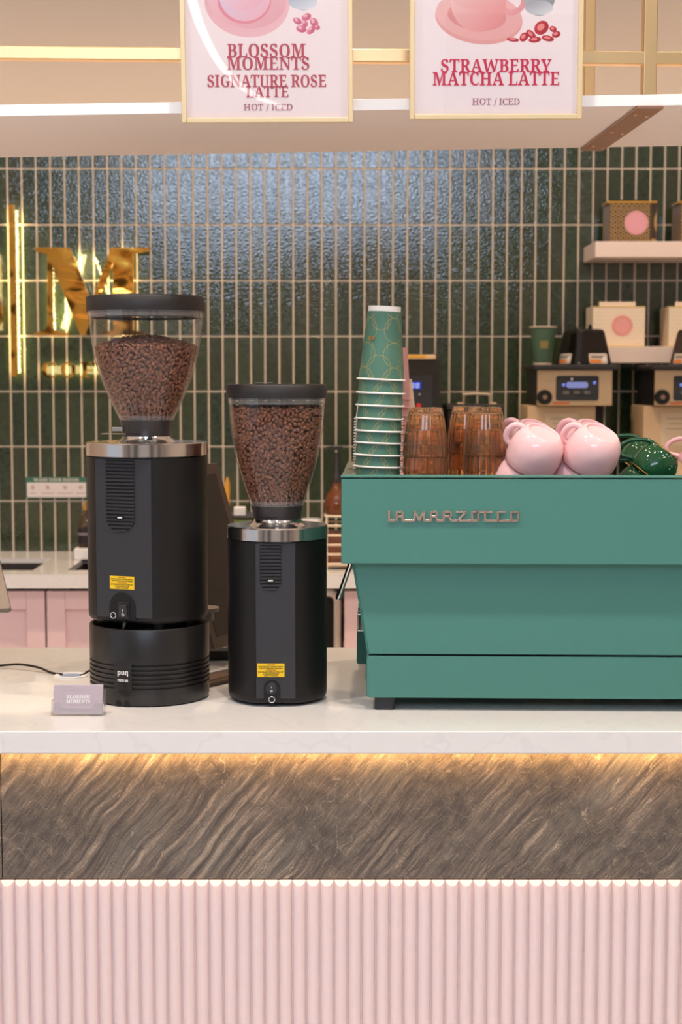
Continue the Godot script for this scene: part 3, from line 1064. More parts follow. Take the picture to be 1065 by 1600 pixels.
func espresso_machine() -> void:
	var o := thing("espresso_machine", "dark green espresso machine seen from behind, cups stacked on top", "espresso machine", Vector3(0, TOP, 0), deg_to_rad(-1.6))
	var zf := EYE.z - 2.95      # front face of the upper panel
	var w := 0.80
	var hi := pt(532, 742.5, 2.95).y - TOP
	var lo := pt(532, 881, 2.95).y - TOP
	var x0 := -0.004
	var back := zf - 0.54
	# upper panel: a thick sheet with a folded lip
	part("upper_panel", Geo.new().box(Vector3(x0 + w / 2, (hi + lo) / 2 - 0.003, zf - 0.0125), Vector3(w, hi - lo - 0.006, 0.025), 0.002), M.green_steel, o)
	part("panel_lip", Geo.new().box(Vector3(x0 + w / 2, hi - 0.0025, zf - 0.014), Vector3(w + 0.002, 0.004, 0.03), 0.0015), M.green_steel, o)
	part("side_panel", Geo.new().box(Vector3(x0 + 0.009, (hi + lo) / 2 - 0.007, (zf - 0.028 + back) / 2), Vector3(0.018, hi - lo - 0.014, zf - 0.028 - back), 0.002), M.green_steel, o)
	part("side_panel", Geo.new().box(Vector3(x0 + w - 0.009, (hi + lo) / 2, (zf - 0.028 + back) / 2), Vector3(0.018, hi - lo, zf - 0.028 - back), 0.002), M.green_steel, o)
	part("cup_tray", Geo.new().box(Vector3(x0 + 0.167, hi - 0.0475, (zf - 0.03 + back) / 2), Vector3(0.29, 0.03, zf - 0.035 - back), 0.002), M.steel, o)
	part("cup_tray", Geo.new().box(Vector3((x0 + 0.314 + x0 + w - 0.02) / 2, hi - 0.095, (zf - 0.03 + back) / 2), Vector3(w - 0.336, 0.02, zf - 0.035 - back), 0.002), M.steel, o)
	var cap := part("corner_cap", Geo.new().box(Vector3(x0 + 0.0135, hi - 0.004, (zf - 0.032 + back) / 2), Vector3(0.027, 0.004, zf - 0.036 - back), 0.001), mat("9a9a80", 0.3, 0.6), o)
	for k in 2:
		part("slot", Geo.new().box(Vector3(x0 + 0.0135, hi - 0.0018, zf - 0.09 - 0.15 * k), Vector3(0.011, 0.001, 0.008), 0.0003), M.dark_void, cap)
	# middle panel: narrower towards the bottom and leaning in
	var ml0 := len_at(548.5 - 532.5, 881, 2.97)
	var ml1 := len_at(570.5 - 532.5, 1020, 2.99)
	var bot := pt(532, 1021, 2.985).y - TOP
	var mp := PackedVector2Array([Vector2(ml0 - 0.004, lo + 0.015), Vector2(x0 + w - 0.02, lo + 0.015), Vector2(x0 + w - 0.045, bot), Vector2(ml1, bot)])
	var lean := Basis(Vector3.RIGHT, 0.0)
	part("middle_panel", Geo.new().loft(mp, [Vector2(1, zf - 0.60), Vector2(1, zf - 0.034), Vector2(0.998, zf - 0.032)]), M.green_steel, o)
	part("edge_fold", Geo.new().tube([Vector3(ml0 - 0.0035, lo + 0.01, zf - 0.033), Vector3(ml1 + 0.0005, bot, zf - 0.033)], 0.0022, 8), M.green_dark, o)
	# base
	var bx := len_at(568 - 532.5, 1055, 2.985)
	var b0 := pt(532, 1090, 2.98).y - TOP
	var bp := rrect(w - bx + x0 - 0.03, bot - b0 - 0.004, 0.007, 5, Vector2((bx + x0 + w - 0.03) / 2, (bot - 0.004 + b0) / 2))
	part("base_panel", Geo.new().loft(bp, [Vector2(1, zf - 0.56), Vector2(1, zf - 0.034), Vector2(0.996, zf - 0.031), Vector2(0.985, zf - 0.030)]), M.green_steel, o)
	part("joint_gap", Geo.new().box(Vector3((bx + w) / 2, bot - 0.002, zf - 0.30), Vector3(w - bx - 0.06, 0.006, 0.52), 0.0005), M.dark_void, o)
	for q in [[0.016, -0.055], [w - bx - 0.12, -0.055], [0.016, -0.48], [w - bx - 0.12, -0.48]]:
		part("foot", Geo.new().loft(rrect(0.037, 0.037, 0.006), [Vector2(1, 0), Vector2(1, b0 - 0.004), Vector2(1.08, b0 - 0.002), Vector2(1.08, b0)], Transform3D(Basis(Vector3.RIGHT, Vector3.BACK, Vector3.UP), Vector3(bx + q[0] + 0.0185, 0, zf + q[1]))), M.rubber, o)
	# the drip tray box and its grille stand out at the barista's side
	var tx := len_at(549.5 - 532.5, 1010, 3.3) - 0.004
	var ty0 := pt(532, 1038, 3.3).y - TOP
	var ty1 := pt(532, 987, 3.3).y - TOP
	part("drip_tray", Geo.new().box(Vector3(tx + 0.10, (ty0 + ty1) / 2, EYE.z - 3.42), Vector3(0.20, ty1 - ty0, 0.24), 0.003), M.green_dark, o)
	var rack := Geo.new()
	var ry := pt(532, 961, 3.3).y - TOP
	for k in 5:
		var rz := EYE.z - 3.31 - 0.05 * k
		rack.tube(smooth([Vector3(tx + 0.004, ty1, rz), Vector3(tx + 0.003, ry - 0.004, rz), Vector3(tx + 0.009, ry, rz), Vector3(tx + 0.09, ry, rz)], 3), 0.0022, 6)
	rack.box(Vector3(tx + 0.1, ty1 + 0.002, EYE.z - 3.42), Vector3(0.2, 0.003, 0.24), 0.001)
	part("tray_rail", rack, M.chrome, o)
	# steam wand at the left
	var s0 := pt(536, 868, 3.12)
	var s1 := pt(533, 884, 3.12)
	var s2 := pt(517, 928, 3.14)
	var s3 := pt(514.5, 934, 3.14)
	var wand := Geo.new()
	var wp := []
	for q in [s0, s1, s2, s3]: wp.append(Vector3(q.x + 0.008, q.y - TOP, q.z))
	wand.tube(wp, 0.0052, 10)
	wand.lathe([Vector2(0, -0.006), Vector2(0.0045, -0.004), Vector2(0.007, 0.006), Vector2(0.006, 0.014), Vector2(0, 0.014)], 12, Transform3D(Basis(Vector3.BACK, -0.4), wp[3]))
	part("steam_wand", wand, M.chrome, o)
	# raised metal lettering on the upper panel, its letters joined along the base line
	var lg := Geo.new()
	var strokes := [
		[75, 85, 75, 150], [75, 150, 112, 150], [128, 150, 128, 97], [128, 97, 138, 88], [138, 88, 160, 88], [160, 88, 170, 97], [170, 97, 170, 150], [128, 122, 170, 122], [170, 150, 255, 150],
		[255, 150, 255, 88], [258, 88, 288, 148], [288, 148, 318, 88], [322, 88, 322, 150], [322, 150, 372, 150], [372, 150, 372, 97], [372, 97, 382, 88], [382, 88, 404, 88], [404, 88, 413, 97], [413, 97, 413, 150], [372, 122, 413, 122], [413, 150, 462, 150],
		[462, 150, 462, 88], [462, 88, 506, 88], [506, 88, 515, 97], [515, 97, 515, 112], [515, 112, 506, 120], [506, 120, 462, 120], [500, 120, 516, 150], [516, 150, 560, 150], [553, 89, 616, 89], [616, 91, 558, 149], [556, 150, 702, 150],
		[662, 150, 662, 97], [662, 97, 671, 88], [671, 88, 700, 88], [706, 88, 706, 143], [706, 143, 698, 150], [690, 88, 802, 88], [752, 88, 752, 150], [752, 150, 850, 150],
		[892, 89, 852, 89], [852, 89, 843, 98], [843, 98, 843, 150], [850, 150, 937, 150], [937, 150, 937, 97], [937, 97, 946, 88], [946, 88, 977, 88], [977, 88, 986, 97], [986, 97, 986, 142], [986, 142, 978, 150], [978, 150, 937, 150]]
	for s in strokes:
		var a := pt(585 + s[0] / 4.532, 780 + s[1] / 4.532, 2.945)
		var b := pt(585 + s[2] / 4.532, 780 + s[3] / 4.532, 2.945)
		var e := (b - a).normalized() * 0.0014
		bar(lg, Vector3(a.x, a.y - TOP, 0) - e, Vector3(b.x, b.y - TOP, 0) + e, 0.0042, 0.004, 0.0006)
	part("lettering", lg, mat("ecd0bf", 0.2, 1.0), o, Vector3(0.003, 0, zf + 0.0022))


# ---- grinders: a body with one flat face, a metal ring, a clear hopper
func body_outline(r: float, mid: float, half: float) -> PackedVector2Array:   # plan (x, z) of a drum with a flat front
	var p := PackedVector2Array()
	for k in 72:
		var t := mid + half + (TAU - 2 * half) * k / 71.0
		p.append(Vector2(sin(t), cos(t)) * r)
	return p


func upright(at := Vector3.ZERO) -> Transform3D:   # turns a lofted plan to stand up
	return Transform3D(Basis(Vector3.RIGHT, Vector3.BACK, Vector3.UP), at)


func grinder(label: String, cx: float, d: float, y0: float, r: float, mid: float, half: float, ring0: float, ring1: float, hop: Array, feet: bool) -> Node3D:
	# y0: underside of the body; ring0, ring1: the metal ring; hop: outer (radius, height) of the hopper from its collar to its lid
	var o := thing("coffee_grinder", label, "coffee grinder", Vector3(cx, y0, EYE.z - d))
	var H := ring0 - y0
	part("body", Geo.new().loft(body_outline(r, mid, half), [Vector2(0.965, 0.0), Vector2(0.99, 0.004), Vector2(1, 0.012), Vector2(1, H)], upright(), 20.0), M.black, o)
	part("metal_ring", Geo.new().lathe([Vector2(0, 0), Vector2(r * 0.985, 0), Vector2(r * 1.015, 0.002), Vector2(r * 1.015, ring1 - ring0 - 0.002), Vector2(r * 0.995, ring1 - ring0), Vector2(0, ring1 - ring0)], 96, Transform3D(Basis(), Vector3(0, H, 0)), 30.0), mat("d8d2cc", 0.16, 1.0), o)
	var neck: float = hop[0].y - ring1
	var rn: float = hop[0].x
	part("neck", Geo.new().lathe([Vector2(rn * 1.3, 0), Vector2(rn * 1.18, neck * 0.25), Vector2(rn * 1.05, neck * 0.6), Vector2(rn * 1.0, neck), Vector2(0, neck)], 64, Transform3D(Basis(), Vector3(0, ring1 - y0, 0)), 60.0), M.chrome, o)
	# face: two seams
	var fx := Basis(Vector3.UP, mid)
	part("daylit_face_panel", Geo.new().box(fx * Vector3(0, H / 2 + 0.004, r * cos(half) + 0.0004), Vector3(2.0 * r * sin(half) - 0.002, H - 0.012, 0.0016), 0.0004, Transform3D()) if is_zero_approx(mid) else Geo.new().box(Vector3(0, H / 2 + 0.004, r * cos(half) + 0.0004), Vector3(2.0 * r * sin(half) - 0.002, H - 0.012, 0.0016), 0.0004, Transform3D(fx, Vector3.ZERO)), M.daylit_face_panel, o)  # its paler tone stands for window light on the flat front
	for s in [-1, 1]:
		part("seam", Geo.new().box(fx * Vector3(s * r * sin(half) * 0.995, H / 2 + 0.004, r * cos(half)), Vector3(0.0012, H - 0.012, 0.0012), 0.0003), M.dark_void, o)
	if feet:
		for k in 4:
			var t := PI / 4 + PI / 2 * k
			part("foot", Geo.new().lathe([Vector2(0, 0), Vector2(0.011, 0), Vector2(0.012, 0.007), Vector2(0, 0.007)], 16), M.rubber, o, Vector3(sin(t) * r * 0.72, -0.006, cos(t) * r * 0.72))
	# outlet on the barista's side
	part("spout", Geo.new().box(Vector3(0, H * 0.62, -r - 0.02), Vector3(0.06, 0.10, 0.07), 0.01), M.black, o)
	return o


func hopper(o: Node3D, hop: Array, y0: float, lid0: float, lid1: float, rl: float) -> void:
	var top: int = hop.size() - 1
	var col0: Vector2 = hop[0]
	var col1: Vector2 = hop[1]
	part("collar", Geo.new().lathe([Vector2(col0.x * 0.6, col0.y - y0), Vector2(col0.x, col0.y - y0), Vector2(lerpf(col0.x, col1.x, 0.35), lerpf(col0.y, col1.y, 0.5) - y0), Vector2(col1.x, col1.y - y0), Vector2(col1.x * 0.6, col1.y - y0)], 64, Transform3D(), 50.0), mat("3a3636", 0.35, 0.3), o)
	var pr := []
	for i in range(1, top + 1): pr.append(Vector2(hop[i].x, hop[i].y - y0))
	var inner := []
	for i in range(top, 0, -1): inner.append(Vector2(hop[i].x - 0.003, hop[i].y - y0))
	part("hopper", Geo.new().lathe(pr, 96, Transform3D(), 50.0), M.clear, o)
	# thicker clear bands at the foot and under the lid
	part("hopper_band", Geo.new().lathe([Vector2(pr[0].x - 0.001, pr[0].y), Vector2(pr[0].x + 0.0015, pr[0].y), Vector2(pr[0].x + 0.003, pr[0].y + 0.009), Vector2(pr[0].x + 0.001, pr[0].y + 0.0095)], 64, Transform3D(), 50.0), M.clear_rim, o)
	var e: Vector2 = pr[-1]
	part("hopper_band", Geo.new().lathe([Vector2(e.x - 0.002, e.y - 0.012), Vector2(e.x + 0.001, e.y - 0.011), Vector2(e.x + 0.001, e.y), Vector2(e.x - 0.002, e.y)], 96, Transform3D(), 50.0), M.clear_rim, o)
	var seal_y := lid0 - y0 - 0.013
	part("lid_seal", Geo.new().lathe([Vector2(e.x - 0.009, seal_y), Vector2(e.x - 0.0045, seal_y), Vector2(e.x - 0.0045, seal_y + 0.005), Vector2(e.x - 0.009, seal_y + 0.005), Vector2(e.x - 0.009, seal_y)], 72, Transform3D(), 20.0), M.black_soft, o)
	for k in 9:
		var t := deg_to_rad(-44.0 + 11.0 * k)
		var fa := Vector3(sin(t), 0, cos(t))
		part("hopper_fin", Geo.new().tube([fa * (pr[0].x + 0.0002) + Vector3(0, pr[0].y + 0.004, 0), fa * (pr[2].x * 0.998) + Vector3(0, pr[2].y + 0.004 * (k % 3), 0)], 0.0007, 6), M.clear_rim, o)
	part("lid", Geo.new().lathe([Vector2(0, lid0 - y0 - 0.004), Vector2(rl - 0.008, lid0 - y0 - 0.004), Vector2(rl - 0.004, lid0 - y0), Vector2(rl - 0.0008, lid0 - y0), Vector2(rl, lid0 - y0 + 0.002), Vector2(rl, lid1 - y0 - 0.003), Vector2(rl - 0.003, lid1 - y0), Vector2(0, lid1 - y0)], 96, Transform3D(), 50.0), M.black_soft, o)


func bean_mesh() -> ArrayMesh:
	var g := Geo.new()
	var R := 10
	var S := 12
	var P := func(i: int, k: int) -> Vector3:
		var a := PI * i / R
		var b := TAU * k / S
		var p := Vector3(cos(a), sin(a) * cos(b), sin(a) * sin(b))
		if p.z > 0.0:
			var c := exp(-p.y * p.y / 0.03) * 0.4
			p.z = p.z * (0.62 - c)
		return p * Vector3(0.0053, 0.0038, 0.0036)
	for i in R:
		for k in S:
			var q := [P.call(i, k), P.call(i, k + 1), P.call(i + 1, k + 1), P.call(i + 1, k)]
			var ns := []
			for v in q: ns.append((v / Vector3(0.0053 * 0.0053, 0.0038 * 0.0038, 0.0036 * 0.0036)).normalized())
			var f: Vector3 = (q[2] - q[0]).cross(q[3] - q[1]).normalized()
			if f.dot(ns[0]) < 0: f = -f
			for t in 4: ns[t] = (ns[t] * 0.35 + f * 0.65).normalized()
			g.quad(q[0], q[1], q[2], q[3], ns[0], ns[1], ns[2], ns[3])
	return g.mesh()


func radius_at(hop: Array, y: float) -> float:
	for i in range(1, hop.size() - 1):
		if y <= hop[i + 1].y:
			return lerpf(hop[i].x, hop[i + 1].x, clampf((y - hop[i].y) / (hop[i + 1].y - hop[i].y), 0, 1))
	return hop[-1].x


func beans(label: String, cx: float, d: float, hop: Array, fill: float, dome: float, mesh: ArrayMesh) -> void:
	var o := thing("coffee_beans", label, "coffee beans", Vector3(cx, 0, EYE.z - d))
	o.set_meta("kind", "stuff")
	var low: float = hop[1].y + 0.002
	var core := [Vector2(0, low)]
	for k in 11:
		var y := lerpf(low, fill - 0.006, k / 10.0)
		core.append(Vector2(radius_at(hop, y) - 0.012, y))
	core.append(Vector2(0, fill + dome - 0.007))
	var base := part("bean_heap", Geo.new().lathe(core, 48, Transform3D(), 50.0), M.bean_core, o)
	base.set_meta("kind", "stuff")
	var grid := {}
	var cell := 0.007
	var list := []
	var cols := []
	for tries in 60000:
		var y := lerpf(low + 0.002, fill + dome, rng.randf())
		var layer := rng.randf()
		var rr := radius_at(hop, y) - 0.0066 - (0.0 if layer < 0.7 else 0.0055)
		var a := rng.randf() * TAU
		var nrm := Vector3(sin(a), -0.15, cos(a)).normalized()
		if y > fill or layer > 0.9:
			rr = (radius_at(hop, fill) - 0.0066) * sqrt(rng.randf())
			y = fill + dome * (1.0 - pow(rr / radius_at(hop, fill), 2.0)) + rng.randf_range(-0.004, 0.001)
			nrm = Vector3(sin(a) * 0.4, 1, cos(a) * 0.4).normalized()
		var p := Vector3(sin(a) * rr, y, cos(a) * rr)
		var key := Vector3i((p / cell).floor())
		var ok := true
		for ix in [-1, 0, 1]:
			for iy in [-1, 0, 1]:
				for iz in [-1, 0, 1]:
					for q in grid.get(key + Vector3i(ix, iy, iz), []):
						if q.distance_squared_to(p) < 0.0000372:
							ok = false
							break
		if not ok: continue
		if not grid.has(key): grid[key] = []
		grid[key].append(p)
		nrm = (nrm + Vector3(rng.randf_range(-1, 1), rng.randf_range(-1, 1), rng.randf_range(-1, 1)) * 0.55).normalized()
		if rng.randf() < 0.42: nrm = -nrm
		var x := nrm.cross(Vector3(rng.randf_range(-1, 1), rng.randf_range(-1, 1), rng.randf_range(-1, 1))).normalized()
		var s := rng.randf_range(0.9, 1.08)
		list.append(Transform3D(Basis(x * s, nrm.cross(x) * s, nrm * s), p))
		var t := rng.randf_range(0.72, 1.25)
		cols.append(Color(t, t * rng.randf_range(0.9, 1.04), t * rng.randf_range(0.85, 1.05)))
	var mm := MultiMesh.new()
	mm.transform_format = MultiMesh.TRANSFORM_3D
	mm.use_colors = true
	mm.mesh = mesh
	mm.instance_count = list.size()
	for i in list.size():
		mm.set_instance_transform(i, list[i])
		mm.set_instance_color(i, cols[i])
	var mi := MultiMeshInstance3D.new()
	mi.name = "roasted_beans"
	mi.multimesh = mm
	var bm: StandardMaterial3D = M.bean
	bm.vertex_color_use_as_albedo = true
	mi.material_override = bm
	mi.set_meta("kind", "stuff")
	o.add_child(mi, true)


func louvres(o: Node3D, fx: Transform3D, w: float, ytop: float, ybot: float, n: int, usb_y: float) -> void:
	# a recessed grille with a rounded foot; each louvre is a bar of its own
	var r := w / 2
	var poly := PackedVector2Array([Vector2(r, ytop), Vector2(-r, ytop)])
	for k in 13:
		var t := PI + PI * k / 12.0
		poly.append(Vector2(cos(t) * r, ybot + r * 0.85 + sin(t) * r * 0.85))
	var g := part("grille", Geo.new().loft(poly, [Vector2(1, -0.001), Vector2(1, 0.0006)], fx), M.dark_void, o)
	var p2 := PackedVector2Array()
	for k in 13: p2.append(poly[2 + k])
	var path := [fx * Vector3(-r, ytop, 0.0008)]
	for q in p2: path.append(fx * Vector3(q.x, q.y, 0.0008))
	path.append(fx * Vector3(r, ytop, 0.0008))
	part("grille_rim", Geo.new().tube(path, 0.0007, 6), M.black_panel, g)
	var step := (ytop - ybot) / n
	for k in n:
		var y := ytop - (k + 0.5) * step
		var half := r
		var low := ybot + r * 0.85
		if y < low: half = r * sqrt(maxf(0.02, 1.0 - pow((y - low) / (r * 0.85), 2)))
		part("louvre", Geo.new().box(Vector3(0, y, 0.0012), Vector3(half * 2 - 0.001, step * 0.60, 0.0022), 0.0006, fx), M.black_panel, g)
	var port := part("port_frame", Geo.new().box(Vector3(0, usb_y, 0.0018), Vector3(0.016, 0.009, 0.0034), 0.0006, fx), M.black, o)
	part("port", Geo.new().box(Vector3(0, usb_y, 0.0036), Vector3(0.0095, 0.0028, 0.0012), 0.0003, fx), M.white, port)


func sticker(o: Node3D, fx: Transform3D, c: Vector2, s: Vector2) -> void:
	var n := Node3D.new()
	n.name = "warning_label"
	o.add_child(n, true)
	n.transform = fx * Transform3D(Basis(), Vector3(c.x, c.y, 0.0008))
	part("label_ground", Geo.new().box(Vector3.ZERO, Vector3(s.x, s.y, 0.0008), 0.0002), M.yellow, n)
	var rows := ["CAUTION", "DISCONNECT FROM SUPPLY", "CIRCUIT BEFORE OPENING", "ATTENTION", "DECONNECTER DU CIRCUIT", "D'ALIMENTATION", "AVANT D'OUVRIR"]
	for k in rows.size():
		var wide: float = [0.30, 0.92, 0.86, 0.38, 0.92, 0.58, 0.52][k]
		lettering(rows[k], s.x * wide, s.y * 0.095, M.ink_red if k in [0, 3] else M.ink, n, Vector3(0, s.y * (0.41 - 0.136 * k), 0.0005), sans, 0.0003)


func big_grinder() -> void:
	var d := 3.12
	var mid := deg_to_rad(-20.0)
	var half := deg_to_rad(31.0)
	var r := 0.1165
	var cx := pt(231, 850, d).x
	# the tamping press it stands on
	var front := d - r
	var base_top := pt(532, 985, front).y
	var o := thing("tamping_press", "black ribbed round tamping press under the tall grinder, with white lettering", "tamper", Vector3(cx + 0.0015, TOP, EYE.z - d))
	var h := base_top - TOP
	var pr := [Vector2(0, 0.001), Vector2(0.112, 0.001), Vector2(0.1150, 0.003), Vector2(0.1167, 0.010), Vector2(0.117, 0.03)]
	var g0 := 0.034
	var pitch := 0.0088
	for k in 6:
		var y := g0 + pitch * k
		pr.append_array([Vector2(0.117, y), Vector2(0.1135, y + 0.0012), Vector2(0.1135, y + 0.0034), Vector2(0.117, y + 0.0046)])
	pr.append_array([Vector2(0.117, h - 0.003), Vector2(0.1155, h), Vector2(0.111, h), Vector2(0.109, h - 0.004), Vector2(0.108, h - 0.03), Vector2(0, h - 0.03)])
	part("base", Geo.new().lathe(pr, 120, Transform3D(), 30.0), mat("1f1d1c", 0.34), o)
	var fx := Transform3D(Basis(Vector3.UP, mid + 0.02), Vector3.ZERO)
	# smooth block that carries the name
	var blk := Geo.new()
	blk.lathe([Vector2(0.112, g0 - 0.002), Vector2(0.1178, g0 - 0.002), Vector2(0.1178, g0 + pitch * 6), Vector2(0.112, g0 + pitch * 6)], 16, Transform3D(), 30.0, mid + 0.02 - 0.155, mid + 0.02 + 0.155)
	var nb := part("name_block", blk, mat("1f1d1c", 0.4), o)
	lettering("puq", 0.0215, 0.0105, M.white, nb, fx * Vector3(0.0, 0.0665 - 0.002, 0.1183), sans, 0.0012).rotation.y = mid + 0.02
	lettering("PRESS M5", 0.0215, 0.0052, M.white, nb, fx * Vector3(0.0, 0.0535 - 0.002, 0.1183), sans, 0.0012).rotation.y = mid + 0.02
	for s in [-1, 1]:
		part("cable_notch", Geo.new().loft(disc(0.0058, 20, Vector2(s * 0.0085 - 0.002, 0.0068)), [Vector2(1, 0.104), Vector2(1, 0.1168)], fx), M.dark_void, o)  # dark discs stand in for the shade inside uncut notches
	for k in 3:
		var t := mid + 0.7 + k * TAU / 3
		part("grinder_support", Geo.new().lathe([Vector2(0, h - 0.03), Vector2(0.012, h - 0.03), Vector2(0.012, h + 0.009), Vector2(0, h + 0.009)], 16, Transform3D(Basis(), Vector3(sin(t) * 0.085, 0, cos(t) * 0.085))), M.black, o)
	# tamping head and its disc at the barista's side
	var dk := pt(318, 951, 3.24) - o.position
	part("tamping_head", Geo.new().lathe([Vector2(0, -0.024), Vector2(0.021, -0.024), Vector2(0.021, -0.006), Vector2(0.031, -0.005), Vector2(0.032, 0.003), Vector2(0, 0.004)], 32, Transform3D(Basis(), dk)), M.taupe_metal, o)
	part("tamping_column", Geo.new().box(Vector3(dk.x - 0.01, dk.y - 0.06, dk.z + 0.004), Vector3(0.03, 0.09, 0.03), 0.004), M.black, o)

	# the grinder itself
	var y0 := pt(532, 976, front).y
	var ring0 := pt(532, 714.5, d - r * 0.6).y
	var ring1 := pt(532, 691, d - r * 0.3).y
	var hop := []
	for q in [[37.5, 681], [41.5, 656], [46, 648], [55, 630], [64, 610], [71.5, 590], [77.5, 570], [82.5, 548], [86, 525], [88, 505], [89, 487]]:
		hop.append(Vector2(len_at(q[0], q[1], d), pt(532, q[1], d).y))
	var gr := grinder("tall black coffee grinder with the larger bean hopper, on the left", cx, d, y0, r, mid, half, ring0, ring1, hop, false)
	hopper(gr, hop, y0, pt(532, 487, d).y, pt(532, 463.5, d).y, len_at(92, 475, d))
	var face := Transform3D(Basis(Vector3.UP, mid), Vector3.ZERO) * Transform3D(Basis(), Vector3(0, 0, r * cos(half) + 0.0012))
	var fd := d - r * cos(half) * cos(mid)
	var fy := func(py: float) -> float: return pt(532, py, fd).y - y0
	var fxx := func(px: float) -> float: return len_at(px - 201.5, 850, fd) / cos(mid)
	louvres(gr, face * Transform3D(Basis(), Vector3(fxx.call(197.0), 0, 0)), len_at(47, 780, fd) / cos(mid), fy.call(719.5), fy.call(832), 20, fy.call(808.5))
	sticker(gr, face, Vector2(fxx.call(198.5), fy.call(910.5)), Vector2(len_at(40, 910, fd) / cos(mid), fy.call(900.5) - fy.call(921)))
	# switch field
	var sw := Geo.new()
	var pp := PackedVector2Array()
	var rr := len_at(21.5, 950, fd) / cos(mid)
	for k in 17:
		var t := PI * k / 16.0
		pp.append(Vector2(cos(t) * rr, fy.call(948.0) + sin(t) * rr))
	pp.append(Vector2(-rr, 0.006)); pp.append(Vector2(rr, 0.006))
	var sx: float = fxx.call(198.5)
	var sf := part("switch_field", Geo.new().loft(pp, [Vector2(1, -0.001), Vector2(1, 0.0008), Vector2(0.985, 0.0012)], face * Transform3D(Basis(), Vector3(sx, 0, 0))), M.black, gr)
	var rock: Vector2 = Vector2(fxx.call(201.5), fy.call(953.5))
	part("switch_frame", Geo.new().box(Vector3(rock.x, rock.y, 0.002), Vector3(0.0245, 0.0315, 0.003), 0.0008, face), M.black_soft, sf)
	var rk := face * Transform3D(Basis(Vector3.RIGHT, 0.16), Vector3(rock.x, rock.y, 0.0035))
	part("rocker", Geo.new().box(Vector3(0, 0, 0.001), Vector3(0.0185, 0.024, 0.006), 0.0012, rk), M.black_panel, sf)
	part("rocker_mark", Geo.new().box(Vector3(0, 0.001, 0.0042), Vector3(0.0011, 0.005, 0.0006), 0.0002, rk), M.white, sf)
	var ring := []
	for k in 20: ring.append(rk * Vector3(cos(TAU * k / 20) * 0.0026, -0.0075 + sin(TAU * k / 20) * 0.0026, 0.0042))
	part("rocker_mark", Geo.new().tube(ring, 0.00055, 6, true), M.white, sf)
	var fuse: Vector2 = Vector2(fxx.call(184.0), fy.call(962.0))
	ring = []
	for k in 24: ring.append(face * Vector3(fuse.x + cos(TAU * k / 24) * 0.0056, fuse.y + sin(TAU * k / 24) * 0.0056, 0.0022))
	part("fuse_ring", Geo.new().tube(ring, 0.0011, 8, true), M.chrome, sf)
	part("fuse_cap", Geo.new().loft(disc(0.0048, 20, fuse), [Vector2(1, 0), Vector2(1, 0.0026)], face), M.dark_void, sf)
	var cb := []
	for q in [[202.0, 974.0, 0.003], [202.5, 979.0, 0.006], [200.0, 984.0, 0.005], [190.0, 987.0, 0.002], [180.0, 985.0, -0.01]]:
		cb.append(face * Vector3(fxx.call(q[0]), fy.call(q[1]), q[2]))
	part("power_cord", Geo.new().tube(smooth(cb, 4), 0.0026, 8), M.black_cord, gr)
	part("cord_hole", Geo.new().loft(disc(0.0042, 18, Vector2(fxx.call(202.0), fy.call(973.5))), [Vector2(1, 0), Vector2(1, 0.002)], face), M.dark_void, gr)
	# slide gate of the hopper
	var gy: float = hop[0].y - y0 + 0.005
	part("slide_gate", Geo.new().box(Vector3(-0.051, gy - 0.0005, 0.025), Vector3(0.060, 0.0014, 0.024), 0.0004, Transform3D(Basis(Vector3.UP, -0.2), Vector3.ZERO)), M.steel, gr)
	part("gate_catch", Geo.new().box(Vector3(-0.0535, gy + 0.0085, 0.018), Vector3(0.021, 0.008, 0.016), 0.001), M.steel, gr)
	part("gate_slot", Geo.new().lathe([Vector2(0.0462, gy - 0.001), Vector2(0.0476, gy - 0.001), Vector2(0.0476, gy + 0.0012), Vector2(0.0462, gy + 0.0012)], 20, Transform3D(), 40.0, -0.9, -0.1), M.dark_void, gr)
	part("lock_screw", Geo.new().lathe([Vector2(0, 0), Vector2(0.0042, 0), Vector2(0.005, 0.006), Vector2(0, 0.007)], 16, Transform3D(Basis(Vector3.RIGHT, PI / 2), Vector3(0.0035, hop[0].y - y0 - 0.0055, 0.045))), M.chrome, gr)
	part("lock_screw", Geo.new().lathe([Vector2(0, 0), Vector2(0.004, 0), Vector2(0.0045, 0.006), Vector2(0, 0.007)], 16, Transform3D(Basis(Vector3.RIGHT, PI / 2), Vector3(0.012, hop[0].y - y0 - 0.0035, 0.044))), M.black, gr)
	M.bean_mesh = bean_mesh()
	beans("roasted brown coffee beans heaped in the taller grinder's hopper", cx, d, hop, pt(532, 545, d).y, 0.024, M.bean_mesh)


